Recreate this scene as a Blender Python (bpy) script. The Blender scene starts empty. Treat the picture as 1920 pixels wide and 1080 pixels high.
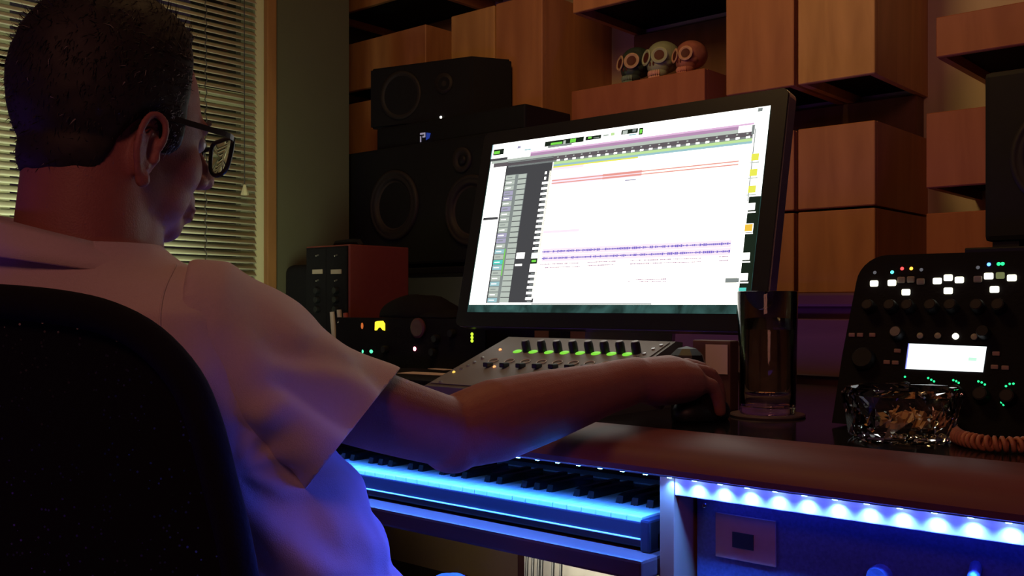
import bpy, bmesh, math, random
from mathutils import Vector, Matrix, noise
random.seed(7)
sc = bpy.context.scene
col = sc.collection
R_ = math.radians
CZ = 0.96                                   # camera height; every z below is measured from eye level and lifted by CZ when built

# ------------------------------------------------------------------ camera, world, exposure
YAW = R_(41.2)
RX, RY = math.cos(YAW), math.sin(YAW)        # image right
FX, FY = -math.sin(YAW), math.cos(YAW)       # view direction
cd = bpy.data.cameras.new('camera'); cam = bpy.data.objects.new('camera', cd); col.objects.link(cam)
cam.location = (0, 0, CZ); cam.rotation_euler = (R_(90), 0, YAW)
cd.sensor_width = 36; cd.lens = 35.16; cd.shift_y = 31/1920; cd.clip_start = 0.05
sc.camera = cam
sc.view_settings.view_transform = 'Standard'; sc.view_settings.look = 'None'
sc.view_settings.gamma = 1; sc.view_settings.exposure = 0.0; sc.view_settings.use_curve_mapping = False
w = bpy.data.worlds.new('world'); sc.world = w; w.use_nodes = True
bg = w.node_tree.nodes['Background']; bg.inputs[0].default_value = (0.55, 0.34, 0.52, 1); bg.inputs[1].default_value = 0.018

def light(name, kind, loc, energy, colour, target=None, size=0.3, size_y=None, radius=0.05, spot=None, blend=.5):
    l = bpy.data.lights.new(name, kind); l.energy = energy; l.color = colour
    if kind == 'AREA':
        l.size = size
        if size_y: l.shape = 'RECTANGLE'; l.size_y = size_y
    else: l.shadow_soft_size = radius
    if spot: l.spot_size = R_(spot); l.spot_blend = blend
    o = bpy.data.objects.new(name, l); col.objects.link(o)
    o.location = (loc[0], loc[1], loc[2]+CZ)
    if target:
        d = Vector(target)-Vector(loc); o.rotation_euler = d.to_track_quat('-Z', 'Y').to_euler()
    return o
# dim warm ceiling lamp to the right in front of the wood wall, and a weak one behind the viewer
light('ceiling_lamp_light', 'AREA', (-1.15, 0.95, 1.28), 4.6, (1.0, 0.58, 0.21), (-1.05, 2.3, .45), size=.35)
light('room_lamp_light', 'AREA', (0.05, -0.8, 1.15), 5.0, (1.0, 0.37, 0.26), (-.8, .7, 0), size=.5)
light('blind_fill_light', 'AREA', (-1.74, 1.16, -.08), 3.5, (0.84, 1.0, 0.62), (-2.35, 1.10, .12), size=.25).data.spread = R_(135)  # unseen fill added beside the window to brighten the blind slats
# violet strip light that runs behind the seat, on the left of the room
light('violet_strip_light', 'AREA', (-1.9, -0.5, -0.30), 1.5, (0.30, 0.08, 1.0), (-1.1, .5, -0.1), size=.8, size_y=.1)
light('desk_back_violet_light', 'AREA', (-0.6, 1.86, -0.12), .7, (0.24, 0.10, 1.0), (-.6, 2.1, 1.2), size=1.6, size_y=.05)

light('violet_fill_light', 'AREA', (0.5, -0.2, -0.45), .24, (0.34, 0.12, 1.0), (-.2, 1.2, -.15), size=.6, size_y=.1)  # unseen violet fill added low down to tint the desk front

# ------------------------------------------------------------------ pixel rays used while measuring
def ray(px, py):
    u = (px-960)/1875; v = (571-py)/1875
    return Vector((u*RX+FX, u*RY+FY, v))
def hit(px, py, p, n):
    d = ray(px, py); p = Vector(p); n = Vector(n)
    return d*(p.dot(n)/d.dot(n))
def at_y(px, py, y): return hit(px, py, (0, y, 0), (0, 1, 0))
def at_z(px, py, z): return hit(px, py, (0, 0, z), (0, 0, 1))
def C(X, D, Z): return Vector((X*RX+D*FX, X*RY+D*FY, Z))
def pxD(px, py, D): return ray(px, py)*D

# ------------------------------------------------------------------ materials
def mat(name, c, rough=.6, metal=0., spec=.5, emit=None, es=0., noise_amt=0., noise_scale=30, bump=0., bump_scale=200, sheen=0., sss=0., coat=0., trans=0., ior=1.45, stretch=None):
    m = bpy.data.materials.new(name); m.use_nodes = True
    nt = m.node_tree; b = nt.nodes['Principled BSDF']
    b.inputs['Base Color'].default_value = (*c, 1); b.inputs['Roughness'].default_value = rough
    b.inputs['Metallic'].default_value = metal; b.inputs['Specular IOR Level'].default_value = spec
    b.inputs['Coat Weight'].default_value = coat; b.inputs['Sheen Weight'].default_value = sheen
    b.inputs['Transmission Weight'].default_value = trans; b.inputs['IOR'].default_value = ior
    if sss: b.inputs['Subsurface Weight'].default_value = sss; b.inputs['Subsurface Radius'].default_value = (.01, .004, .002)
    if emit: b.inputs['Emission Color'].default_value = (*emit, 1); b.inputs['Emission Strength'].default_value = es
    tc = nt.nodes.new('ShaderNodeTexCoord'); mp = nt.nodes.new('ShaderNodeMapping')
    nt.links.new(tc.outputs['Object'], mp.inputs[0])
    if stretch: mp.inputs['Scale'].default_value = stretch
    nz = nt.nodes.new('ShaderNodeTexNoise'); nz.inputs['Scale'].default_value = noise_scale; nz.inputs['Detail'].default_value = 4
    nt.links.new(mp.outputs[0], nz.inputs['Vector'])
    if noise_amt:
        mx = nt.nodes.new('ShaderNodeMix'); mx.data_type = 'RGBA'
        lo = tuple(x*(1-noise_amt) for x in c); hi = tuple(min(1, x*(1+noise_amt)) for x in c)
        mx.inputs[6].default_value = (*lo, 1); mx.inputs[7].default_value = (*hi, 1)
        nt.links.new(nz.outputs[0], mx.inputs[0]); nt.links.new(mx.outputs[2], b.inputs['Base Color'])
    if bump:
        n2 = nt.nodes.new('ShaderNodeTexNoise'); n2.inputs['Scale'].default_value = bump_scale
        nt.links.new(mp.outputs[0], n2.inputs['Vector'])
        bp = nt.nodes.new('ShaderNodeBump'); bp.inputs['Strength'].default_value = bump; bp.inputs['Distance'].default_value = .002
        nt.links.new(n2.outputs[0], bp.inputs['Height']); nt.links.new(bp.outputs[0], b.inputs['Normal'])
    return m
def wood(name, c1, c2, scale=2.2, stretch=(6, 6, 1), rough=.5):
    m = bpy.data.materials.new(name); m.use_nodes = True; nt = m.node_tree; b = nt.nodes['Principled BSDF']
    b.inputs['Roughness'].default_value = rough; b.inputs['Specular IOR Level'].default_value = .3
    tc = nt.nodes.new('ShaderNodeTexCoord'); mp = nt.nodes.new('ShaderNodeMapping'); mp.inputs['Scale'].default_value = stretch
    nt.links.new(tc.outputs['Object'], mp.inputs[0])
    n1 = nt.nodes.new('ShaderNodeTexNoise'); n1.inputs['Scale'].default_value = scale; n1.inputs['Detail'].default_value = 5; n1.inputs['Distortion'].default_value = 1.2
    nt.links.new(mp.outputs[0], n1.inputs['Vector'])
    wv = nt.nodes.new('ShaderNodeTexWave'); wv.inputs['Scale'].default_value = scale*.35; wv.inputs['Distortion'].default_value = 6; wv.inputs['Detail'].default_value = 3
    nt.links.new(mp.outputs[0], wv.inputs['Vector'])
    ad = nt.nodes.new('ShaderNodeMath'); ad.operation = 'MULTIPLY_ADD'; ad.inputs[1].default_value = .12
    nt.links.new(wv.outputs['Fac'], ad.inputs[0]); nt.links.new(n1.outputs[0], ad.inputs[2])
    cr = nt.nodes.new('ShaderNodeValToRGB'); cr.color_ramp.elements[0].position = .30; cr.color_ramp.elements[1].position = .80
    cr.color_ramp.elements[0].color = (*c1, 1); cr.color_ramp.elements[1].color = (*c2, 1)
    nt.links.new(ad.outputs[0], cr.inputs[0]); nt.links.new(cr.outputs[0], b.inputs['Base Color'])
    bp = nt.nodes.new('ShaderNodeBump'); bp.inputs['Strength'].default_value = .15; bp.inputs['Distance'].default_value = .002
    nt.links.new(ad.outputs[0], bp.inputs['Height']); nt.links.new(bp.outputs[0], b.inputs['Normal'])
    return m
def emis(name, c, s):
    m = mat(name, (0.02, 0.02, 0.02), .4, emit=c, es=s); return m
M = dict(
    wood_light=wood('wood_light_maple', (.50, .27, .10), (.74, .43, .17)),
    wood_mid=wood('wood_mid_orange', (.42, .18, .08), (.60, .28, .12)),
    wood_red=wood('wood_red_brown', (.36, .12, .06), (.50, .19, .09)),
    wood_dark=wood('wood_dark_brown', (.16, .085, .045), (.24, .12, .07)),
    cherry=wood('cherry_desk_wood', (.15, .040, .045), (.22, .066, .072), stretch=(1, 8, 8), rough=.5),
    maroon=wood('maroon_stained_wood', (.10, .038, .034), (.15, .058, .05), stretch=(1, 8, 8)),
    traywood=wood('dark_tray_wood', (.06, .018, .016), (.10, .030, .026), stretch=(1, 8, 8)),
    post=wood('rack_post_wood', (.26, .09, .05), (.36, .13, .075)),
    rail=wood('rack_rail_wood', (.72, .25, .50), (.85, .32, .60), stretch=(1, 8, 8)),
    cream=mat('cream_wall_paint', (.80, .70, .48), .9, noise_amt=.06, noise_scale=8, bump=.1),
    green_wall=mat('olive_grey_wall_paint', (.095, .09, .056), .9, noise_amt=.08, noise_scale=6, bump=.15),
    ceil=mat('ceiling_paint', (.3, .28, .25), .9, noise_amt=.05),
    floor=mat('dark_carpet', (.05, .045, .05), 1, noise_amt=.3, noise_scale=150, bump=.5),
    casing=wood('window_casing_wood', (.22, .10, .04), (.34, .16, .06), stretch=(8, 8, 1)),
    sash=mat('painted_window_sash', (.52, .47, .30), .6, noise_amt=.04),
    slat=mat('ivory_blind_slat', (.80, .79, .60), .5, noise_amt=.06, noise_scale=12),
    cord=mat('dark_blind_cord', (.05, .045, .04), .8, noise_amt=.1),
    black=mat('black_plastic', (.012, .012, .014), .45, noise_amt=.1),
    satin=mat('black_satin_paint', (.009, .009, .011), .55, spec=.3, noise_amt=.2, noise_scale=60, bump=.05),
    matte=mat('black_matte_vinyl', (.007, .006, .008), .85, spec=.2, noise_amt=.2, bump=.3),
    gloss=mat('black_glossy_laminate', (.010, .010, .013), .12, spec=.5, noise_amt=.2, noise_scale=5),
    cone=mat('speaker_cone_paper', (.03, .022, .018), .7, noise_amt=.2, bump=.2),
    ring=mat('speaker_surround_rubber', (.018, .014, .013), .65, noise_amt=.1),
    grey=mat('grey_metal_paint', (.22, .20, .19), .4, metal=.3, noise_amt=.05),
    mixgrey=mat('graphite_mixer_panel', (.14, .125, .115), .45, metal=.2, noise_amt=.06, noise_scale=50),
    silver=mat('brushed_aluminium', (.6, .6, .62), .3, metal=.9, noise_amt=.05),
    chrome=mat('polished_chrome', (.8, .8, .85), .08, metal=1, noise_amt=.02),
    redbox=mat('dark_red_metal', (.20, .045, .035), .5, metal=.1, noise_amt=.12, noise_scale=80),
    glass=mat('clear_glass', (1, 1, 1), 0.0, trans=1, ior=1.47),
    tumbler=mat('thin_clear_tumbler', (1, 1, 1), 0.0, trans=1, ior=1.28),
    water=mat('clear_water', (.95, .97, 1), 0.0, trans=1, ior=1.15),
    paper=mat('pale_pink_paper', (.75, .62, .62), .9, noise_amt=.04),  # the paper's own pale pink
    cork=mat('dark_coaster', (.12, .09, .10), .4, noise_amt=.2),
    cable=mat('orange_brown_rubber_cord', (.55, .22, .12), .5, noise_amt=.1),
    white_key=mat('white_piano_key', (.46, .45, .44), .25, noise_amt=.02),
    black_key=mat('black_piano_key', (.012, .012, .012), .18, noise_amt=.1),
    kbody=mat('keyboard_black_shell', (.016, .010, .020), .35, noise_amt=.15, noise_scale=90),
    btn=mat('frosted_button_unlit', (.30, .28, .22), .5, noise_amt=.05),
    shirt=mat('pale_pique_cotton', (.62, .50, .52), .9, noise_amt=.05, noise_scale=300, bump=.35, bump_scale=900, sheen=.2),
    trouser=mat('dark_blue_trousers', (.07, .07, .12), .7, noise_amt=.3, noise_scale=120, bump=.4, bump_scale=400),
    skin=mat('tanned_skin', (.33, .12, .10), .55, noise_amt=.12, noise_scale=60, bump=.25, bump_scale=500, sss=.08),
    hair=mat('dark_brown_hair', (.016, .011, .009), .65, noise_amt=.4, noise_scale=90),
    hair_grey=mat('grey_hair', (.20, .18, .17), .6, noise_amt=.3, noise_scale=90),
    frame=mat('black_acetate', (.015, .012, .012), .3, noise_amt=.1),
    eye=mat('eye_white', (.6, .55, .5), .2, noise_amt=.02),
    outlet=mat('pale_back_panel', (.70, .66, .58), .8, noise_amt=.05),
)

# ------------------------------------------------------------------ mesh helpers
class MB:
    def __init__(s): s.bm = bmesh.new()
    def _new(s, verts, mi):
        fs = set()
        for v in verts:
            for f in v.link_faces: fs.add(f)
        for f in fs: f.material_index = mi
        return verts
    def box(s, x0, x1, y0, y1, z0, z1, bev=0, mi=0, rot=None, seg=2):
        c = Vector(((x0+x1)/2, (y0+y1)/2, (z0+z1)/2))
        mt = Matrix.Translation(c)
        if rot is not None: mt = mt @ rot
        r = bmesh.ops.create_cube(s.bm, size=1, matrix=mt @ Matrix.Diagonal((abs(x1-x0), abs(y1-y0), abs(z1-z0), 1)))
        s._new(r['verts'], mi)
        if bev:
            es = {e for v in r['verts'] for e in v.link_edges}
            bmesh.ops.bevel(s.bm, geom=list(es), offset=bev, segments=seg, affect='EDGES', profile=.6, material=mi)
        return s
    def cyl(s, p0, p1, r0, r1=None, n=20, cap=True, mi=0):
        if r1 is None: r1 = r0
        p0 = Vector(p0); p1 = Vector(p1); d = p1-p0
        q = d.to_track_quat('Z', 'Y').to_matrix().to_4x4()
        r = bmesh.ops.create_cone(s.bm, cap_ends=cap, cap_tris=False, segments=n, radius1=r0, radius2=r1, depth=d.length,
                                  matrix=Matrix.Translation((p0+p1)/2) @ q)
        s._new(r['verts'], mi); return s
    def ball(s, c, r, rot=None, n=20, m=12, mi=0):
        if not hasattr(r, '__len__'): r = (r, r, r)
        mt = Matrix.Translation(Vector(c))
        if rot is not None: mt = mt @ rot
        q = bmesh.ops.create_uvsphere(s.bm, u_segments=n, v_segments=m, radius=1, matrix=mt @ Matrix.Diagonal((*r, 1)))
        s._new(q['verts'], mi); return s
    def lathe(s, prof, c=(0, 0, 0), axis=(0, 0, 1), n=32, mi=0, close=False):
        """prof: (radius, height) along axis"""
        q = Vector(axis).normalized().to_track_quat('Z', 'Y').to_matrix(); c = Vector(c)
        rings = []
        for r, h in prof:
            if r < 1e-6: rings.append([s.bm.verts.new(c+q @ Vector((0, 0, h)))])
            else: rings.append([s.bm.verts.new(c+q @ Vector((r*math.cos(2*math.pi*k/n), r*math.sin(2*math.pi*k/n), h))) for k in range(n)])
        pairs = list(zip(rings, rings[1:]))
        if close: pairs.append((rings[-1], rings[0]))
        for a, b in pairs:
            for k in range(n):
                k2 = (k+1) % n
                vs = [a[k % len(a)], a[k2 % len(a)], b[k2 % len(b)], b[k % len(b)]]
                u = []
                for v in vs:
                    if v not in u: u.append(v)
                if len(u) > 2:
                    try: f = s.bm.faces.new(u); f.material_index = mi
                    except ValueError: pass
        return s
    def loft(s, rings, mi=0, cap=True, closed=False):
        vr = [[s.bm.verts.new(p) for p in r] for r in rings]
        n = len(vr[0])
        pairs = list(zip(vr, vr[1:]))
        if closed: pairs.append((vr[-1], vr[0]))
        for a, b in pairs:
            for k in range(n):
                f = s.bm.faces.new((a[k], a[(k+1) % n], b[(k+1) % n], b[k])); f.material_index = mi
        if cap and not closed:
            for r in (vr[0][::-1], vr[-1]):
                f = s.bm.faces.new(r); f.material_index = mi
        return s
    def tube(s, pts, r, n=8, mi=0, closed=False):
        pts = [Vector(p) for p in pts]; rings = []
        N = len(pts); up = Vector((0, 0, 1)); prev = None
        for i, p in enumerate(pts):
            a = pts[(i-1) % N] if (closed or i > 0) else p; b = pts[(i+1) % N] if (closed or i < N-1) else p
            t = (b-a).normalized()
            if prev is None:
                x = t.cross(up)
                if x.length < 1e-3: x = t.cross(Vector((0, 1, 0)))
            else: x = prev - t*prev.dot(t)
            x.normalize(); prev = x; y = t.cross(x)
            rr = r[i] if hasattr(r, '__len__') else r
            rings.append([p+x*(rr*math.cos(2*math.pi*k/n))+y*(rr*math.sin(2*math.pi*k/n)) for k in range(n)])
        return s.loft(rings, mi, cap=not closed, closed=closed)
    def quad(s, a, b, c, d, mi=0):
        f = s.bm.faces.new([s.bm.verts.new(Vector(p)) for p in (a, b, c, d)]); f.material_index = mi; return s
    def prism(s, poly, vec, mi=0):
        vec = Vector(vec); a = [s.bm.verts.new(Vector(p)) for p in poly]; b = [s.bm.verts.new(Vector(p)+vec) for p in poly]
        n = len(a)
        fs = [s.bm.faces.new(a[::-1]), s.bm.faces.new(b)]+[s.bm.faces.new((a[i], a[(i+1) % n], b[(i+1) % n], b[i])) for i in range(n)]
        for f in fs: f.material_index = mi
        return s
ORG = {}
def props(o, label=None, cat=None, group=None, kind=None):
    for k, v in (('label', label), ('category', cat), ('group', group), ('kind', kind)):
        if v: o[k] = v
    return o
def thing(name, loc, label, cat, group=None):
    o = bpy.data.objects.new(name, None); col.objects.link(o); o.empty_display_size = .05
    o.location = (loc[0], loc[1], loc[2]+CZ); ORG[o.name] = Vector(loc); props(o, label, cat, group); return o
def link_mesh(name, me, parent, org):
    o = bpy.data.objects.new(name, me); col.objects.link(o); ORG[o.name] = org
    if parent is not None:
        o.parent = parent; o.location = org-ORG[parent.name]
    else: o.location = org+Vector((0, 0, CZ))
    return o
def obj(name, mb, mats, parent=None, label=None, cat=None, group=None, kind=None, smooth=False, mod=None):
    bm = mb.bm
    bmesh.ops.recalc_face_normals(bm, faces=bm.faces)
    xs = [v.co for v in bm.verts]
    lo = Vector((min(v[i] for v in xs) for i in range(3))); hi = Vector((max(v[i] for v in xs) for i in range(3)))
    org = Vector(((lo.x+hi.x)/2, (lo.y+hi.y)/2, lo.z))
    for v in bm.verts: v.co -= org
    me = bpy.data.meshes.new(name); bm.to_mesh(me); bm.free()
    if not isinstance(mats, (list, tuple)): mats = [mats]
    for m in mats: me.materials.append(M[m] if isinstance(m, str) else m)
    if smooth:
        me.polygons.foreach_set('use_smooth', [True]*len(me.polygons))
        if smooth != 'all': me.set_sharp_from_angle(angle=R_(38))
    o = link_mesh(name, me, parent, org)
    return props(o, label, cat, group, kind)

# ------------------------------------------------------------------ the setting
obj('floor', MB().box(-3.2, 1.6, -1.2, 2.7, -1.0, -.96), 'floor', kind='structure')
obj('ceiling', MB().box(-3.2, 1.6, -1.2, 2.7, 1.54, 1.6), 'ceil', kind='structure')
obj('wall_back', MB().box(-3.0, 1.6, 2.54, 2.66, -.96, 1.54), 'cream', kind='structure')
WX = -2.35
b = MB()
b.box(WX-.14, WX, 1.655, 1.94, -.96, 1.54); b.box(WX-.14, WX, -1.2, .30, -.96, 1.54)
b.box(WX-.14, WX, .30, 1.655, -.96, -.28); b.box(WX-.14, WX, .30, 1.655, 1.42, 1.54)
obj('wall_left', b, 'green_wall', kind='structure')
obj('wall_alcove', MB().box(-3.0, -2.88, 1.80, 2.54, -.96, 1.54).box(-2.88, WX-.14, 1.80, 1.94, -.96, 1.54), 'green_wall', kind='structure')
# window
b = MB(); b.box(WX-.10, WX-.005, 1.612, 1.655, -.28, 1.42); b.box(WX-.10, WX-.005, .30, .35, -.28, 1.42); b.box(WX-.10, WX-.005, .35, 1.612, -.28, -.24); b.box(WX-.10, WX-.005, .35, 1.612, 1.38, 1.42)
b.box(WX-.09, WX-.06, .35, 1.612, .55, .59); b.box(WX-.09, WX-.06, .95, .98, -.24, 1.38)
wf = obj('window_1', b, 'sash', kind='structure')
obj('window_pane', MB().box(WX-.078, WX-.074, .35, 1.612, -.24, 1.38), 'glass', wf)
obj('trim_1', MB().box(WX, WX+.018, 1.636, 1.668, -.30, 1.5, bev=.004).box(WX, WX+.018, .24, .30, -.30, 1.5, bev=.004).box(WX, WX+.02, .24, 1.67, -.34, -.28, bev=.004), 'casing', kind='structure')
# blinds
bl = thing('venetian_blind', (WX+.02, .97, -.24), 'ivory slatted venetian blind hanging in the window behind the man', 'blind')
b = MB(); P = .0178; W = .0245; TAU = R_(40)
y0, y1 = .36, 1.605
z = -.20
while z < 1.36:
    rings = []
    prof = []
    for k in range(5):
        t = (k/4-.5)*W; sag = .0016*(1-(2*k/4-1)**2)
        # room edge low, window edge high
        prof.append((-t*math.cos(TAU)*1.0 - sag*math.sin(TAU)*-1, t*math.sin(TAU)+sag*math.cos(TAU)))
    jit = random.uniform(-.0006, .0006)
    a = [b.bm.verts.new((WX+.004+px_, y0, z+pz_+jit)) for px_, pz_ in prof]
    c = [b.bm.verts.new((WX+.004+px_, y1, z+pz_+jit)) for px_, pz_ in prof]
    for i in range(4): b.bm.faces.new((a[i], a[i+1], c[i+1], c[i]))
    z += P
so = obj('slats', b, 'slat', bl, smooth='all')
md = so.modifiers.new('thick', 'SOLIDIFY'); md.thickness = .0005
for yy in (.62, 1.05, 1.445):
    b = MB(); z = -.22; pts = []
    while z < 1.37:
        pts.append((WX+.018, yy+.0035*math.sin((z+.2)/P*math.pi), z)); z += P/2
    b.tube(pts, .0013, n=5); b.tube([(WX-.012, yy, -.22), (WX-.012, yy, 1.37)], .001, n=5)
    obj('ladder_cord', b, 'cord', bl)
b = MB(); b.tube([(WX+.03, 1.553, 1.37), (WX+.03, 1.555, .32)], .0012, n=5)
pc = obj('pull_cord', b, 'cord', bl)
tz = at_y(443, 290, 1.54)
b = MB().lathe([(0, .030), (.004, .028), (.006, .018), (.011, .004), (.011, 0), (0, -.002)], (WX+.03, 1.555, .295), n=8)
obj('tassel', b, 'sash', pc, label='pale faceted tassel', smooth=True)
obj('head_rail', MB().box(WX-.01, WX+.03, y0, y1, 1.36, 1.385, bev=.002), 'slat', bl)
obj('bottom_rail', MB().box(WX-.01, WX+.015, y0, y1, -.235, -.222, bev=.002), 'slat', bl)

# ------------------------------------------------------------------ wood blocks on the back wall
YB, YF = 2.54, 2.2
def block(x0, x1, z0, z1, m, label, yf=YF, bev=.003):
    """a box of boards, with a black panel for the shaded hollow underneath"""
    G = 'wooden sound diffuser blocks on the back wall'
    if YB-yf < .1: obj('wood_block', MB().box(x0, x1, yf, YB, z0, z1, bev=bev, seg=1), m, label=label, cat='wall block', group=G); return
    t = thing('wood_block', ((x0+x1)/2, (yf+YB)/2, z0), label, 'wall block', G)
    w_ = .016; b = MB()
    b.box(x0, x1, yf, yf+w_, z0, z1, bev=.002, seg=1)
    b.box(x0, x0+w_, yf+w_, YB, z0, z1).box(x1-w_, x1, yf+w_, YB, z0, z1).box(x0+w_, x1-w_, yf+w_, YB, z1-w_, z1)
    obj('boards', b, m, t)
    obj('hollow_shade_panel', MB().box(x0+w_, x1-w_, yf+w_, YB-.004, z0+.022, z0+.03), 'matte', t)  # black panel stands in for the shade inside the hollow block
block(-1.0375, -.856, .5137, 1.45, 'wood_light', 'tall bright honey-coloured wood block at the top right of the monitor')
block(-1.0375, -.856, .2213, .4095, 'wood_mid', 'square orange wood block right of the monitor, below the open gap')
block(-1.0375, -.856, .027, .2150, 'wood_mid', 'lowest square wood block right of the monitor, resting on the cabinet top')
block(-1.226, -1.048, .5137, 1.45, 'wood_mid', 'tall orange wood block right of the skull niche')
block(-1.226, -1.048, .2213, .4095, 'wood_mid', 'wood block mostly hidden behind the right edge of the monitor, upper one')
block(-1.226, -1.048, .027, .2150, 'wood_mid', 'wood block mostly hidden behind the right edge of the monitor, lower one')
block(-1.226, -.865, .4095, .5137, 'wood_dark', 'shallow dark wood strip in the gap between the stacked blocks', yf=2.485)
block(-1.99, -1.812, .10, .891, 'wood_mid', 'tall reddish wood block just left of the skull niche')
block(-2.176, -1.996, .10, .889, 'wood_light', 'tall pale wood block rising behind the small black speaker')
block(-1.707, -1.286, .10, .592, 'wood_red', 'wide red-brown ledge block the three skulls sit on')
block(-1.702, -1.24, .808, 1.45, 'wood_mid', 'wide wood block hanging above the three skulls')
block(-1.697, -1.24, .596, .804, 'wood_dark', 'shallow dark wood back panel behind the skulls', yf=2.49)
block(-2.80, -2.289, .7246, .887, 'wood_mid', 'wide low wood block left of the small black speaker, upper one')
block(-2.80, -2.289, .10, .683, 'wood_mid', 'wide wood block left of the small black speaker, lower one')
block(-2.80, -2.30, .997, 1.45, 'wood_mid', 'wood block at the top of the picture beside the dark wall corner')
block(-2.28, -1.72, 1.03, 1.45, 'wood_dark', 'broad dark block added near the ceiling to shade the wall above the small speaker')  # added overhead so its dark underside shades the wall below
block(-.7245, .5, .5266, .612, 'wood_red', 'long red-brown beam block at the top right corner of the picture')
block(-.745, .5, .2497, .410, 'wood_red', 'red-brown block beside the right-hand studio speaker, middle of three')
block(-.745, .5, .03, .195, 'wood_red', 'red-brown block behind the console at the right, lowest of three')

# skulls
def skull(x, y, z, s, rz, base, rim, label, teethc):
    t = thing('sugar_skull', (x, y, z), label, 'skull figurine', 'painted skull figurines on the wooden ledge')
    q = Matrix.Rotation(rz, 3, 'Z'); o = Vector((x, y, z))
    def W(p): return o+q @ (Vector(p)*s)
    def rot(): return q.to_4x4()
    b = MB(); b.ball(W((0, .02, .62)), (.42*s, .52*s, .42*s), rot(), n=28, m=18); b.ball(W((0, -.22, .34)), (.30*s, .30*s, .28*s), rot(), n=24, m=14)
    b.ball(W((.26, -.18, .40)), (.12*s, .16*s, .10*s), rot()); b.ball(W((-.26, -.18, .40)), (.12*s, .16*s, .10*s), rot())
    b.ball(W((0, -.25, .16)), (.26*s, .24*s, .17*s), rot())
    me = b
    sk = obj('cranium', me, base, t, smooth='all')
    for sx in (-1, 1):
        ax = q @ Vector((sx*.38, -.9, .12)).normalized()
        c = W((sx*.20, -.445, .56))
        n_ = 14
        b = MB()
        b.lathe([(.12*s, -.05*s), (.20*s, .015*s), (.22*s, .035*s), (.18*s, .055*s), (.12*s, .02*s)], c, ax, n=24)
        rm = obj('eye_ring', b, rim, t, smooth=True)
        b = MB().lathe([(.135*s, .020*s), (.08*s, .012*s), (0, .008*s)], c+ax*.018*s, ax, n=20)
        obj('eye_socket', b, mats_s['dark'], rm)
    b = MB()
    for sx in (-1, 1): b.ball(W((sx*.05, -.50, .36)), (.035*s, .03*s, .06*s), rot(), n=10, m=8)
    obj('nose_hole', b, mats_s['dark'], t)
    b = MB()
    for k in range(7):
        a = (k-3)*.26
        b.ball(W((math.sin(a)*.23, -.28-math.cos(a)*.21, .13)), (.034*s, .03*s, .075*s), rot(), n=10, m=8)
        b.ball(W((math.sin(a)*.22, -.28-math.cos(a)*.20, .02)), (.032*s, .03*s, .045*s), rot(), n=10, m=8)
    obj('teeth', b, teethc, t, smooth='all')
    return t
mats_s = dict(dark=mat('socket_dark_paint', (.10, .018, .012), .6, noise_amt=.2),
              s1=mat('black_glazed_clay', (.045, .07, .06), .35, noise_amt=.8, noise_scale=45), s2=mat('pale_glazed_clay', (.34, .40, .27), .4, noise_amt=.25, noise_scale=40),
              s3=mat('pink_red_glazed_clay', (.42, .16, .12), .4, noise_amt=.6, noise_scale=45),
              r1=mat('petal_cream_paint', (.62, .42, .26), .5, noise_amt=.4, noise_scale=90), r2=mat('pale_green_paint', (.48, .56, .36), .5, noise_amt=.1), r3=mat('petal_orange_paint', (.70, .40, .24), .5, noise_amt=.5, noise_scale=90),
              t1=mat('teal_painted_teeth', (.20, .30, .24), .5, noise_amt=.3), t2=mat('pink_painted_teeth', (.75, .42, .34), .5, noise_amt=.1), t3=mat('rose_painted_teeth', (.70, .30, .24), .5, noise_amt=.2))
def sk_pos(px): p = at_y(px, 150, 2.26); return p.x
skull(sk_pos(1197), 2.255, .592, .098, R_(-8), mats_s['s1'], mats_s['r1'], 'dark painted clay skull with cream and red ringed eyes, leftmost on the ledge', mats_s['t1'])
skull(sk_pos(1246), 2.255, .592, .100, R_(-4), mats_s['s2'], mats_s['r2'], 'pale green painted clay skull with pink teeth, between two others on the ledge', mats_s['t2'])
skull(sk_pos(1298), 2.255, .592, .088, R_(-12), mats_s['s3'], mats_s['r3'], 'reddish flower-painted clay skull, rightmost on the ledge', mats_s['t3'])

# low cabinet under the blocks
cb = thing('back_cabinet', (-.9, 2.3, -.96), 'low maroon cabinet along the back wall with violet-lit top edge', 'cabinet')
obj('carcass', MB().box(-1.75, .6, 2.02, 2.53, -.96, -.005, bev=.004), 'maroon', cb)
obj('cabinet_top', MB().box(-1.77, .62, 1.995, 2.53, -.005, .025, bev=.006), 'maroon', cb)
for k in range(4):
    x = -1.70+k*.57
    d = obj('door', MB().box(x, x+.55, 2.0, 2.02, -.90, -.17, bev=.004), 'maroon', cb)
    obj('handle', MB().cyl((x+.48, 1.985, -.40), (x+.48, 1.985, -.28), .006, n=10), 'silver', d)
obj('drawer_front', MB().box(-1.70, -.6, 2.0, 2.02, -.15, -.03, bev=.003), 'maroon', cb)

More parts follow.
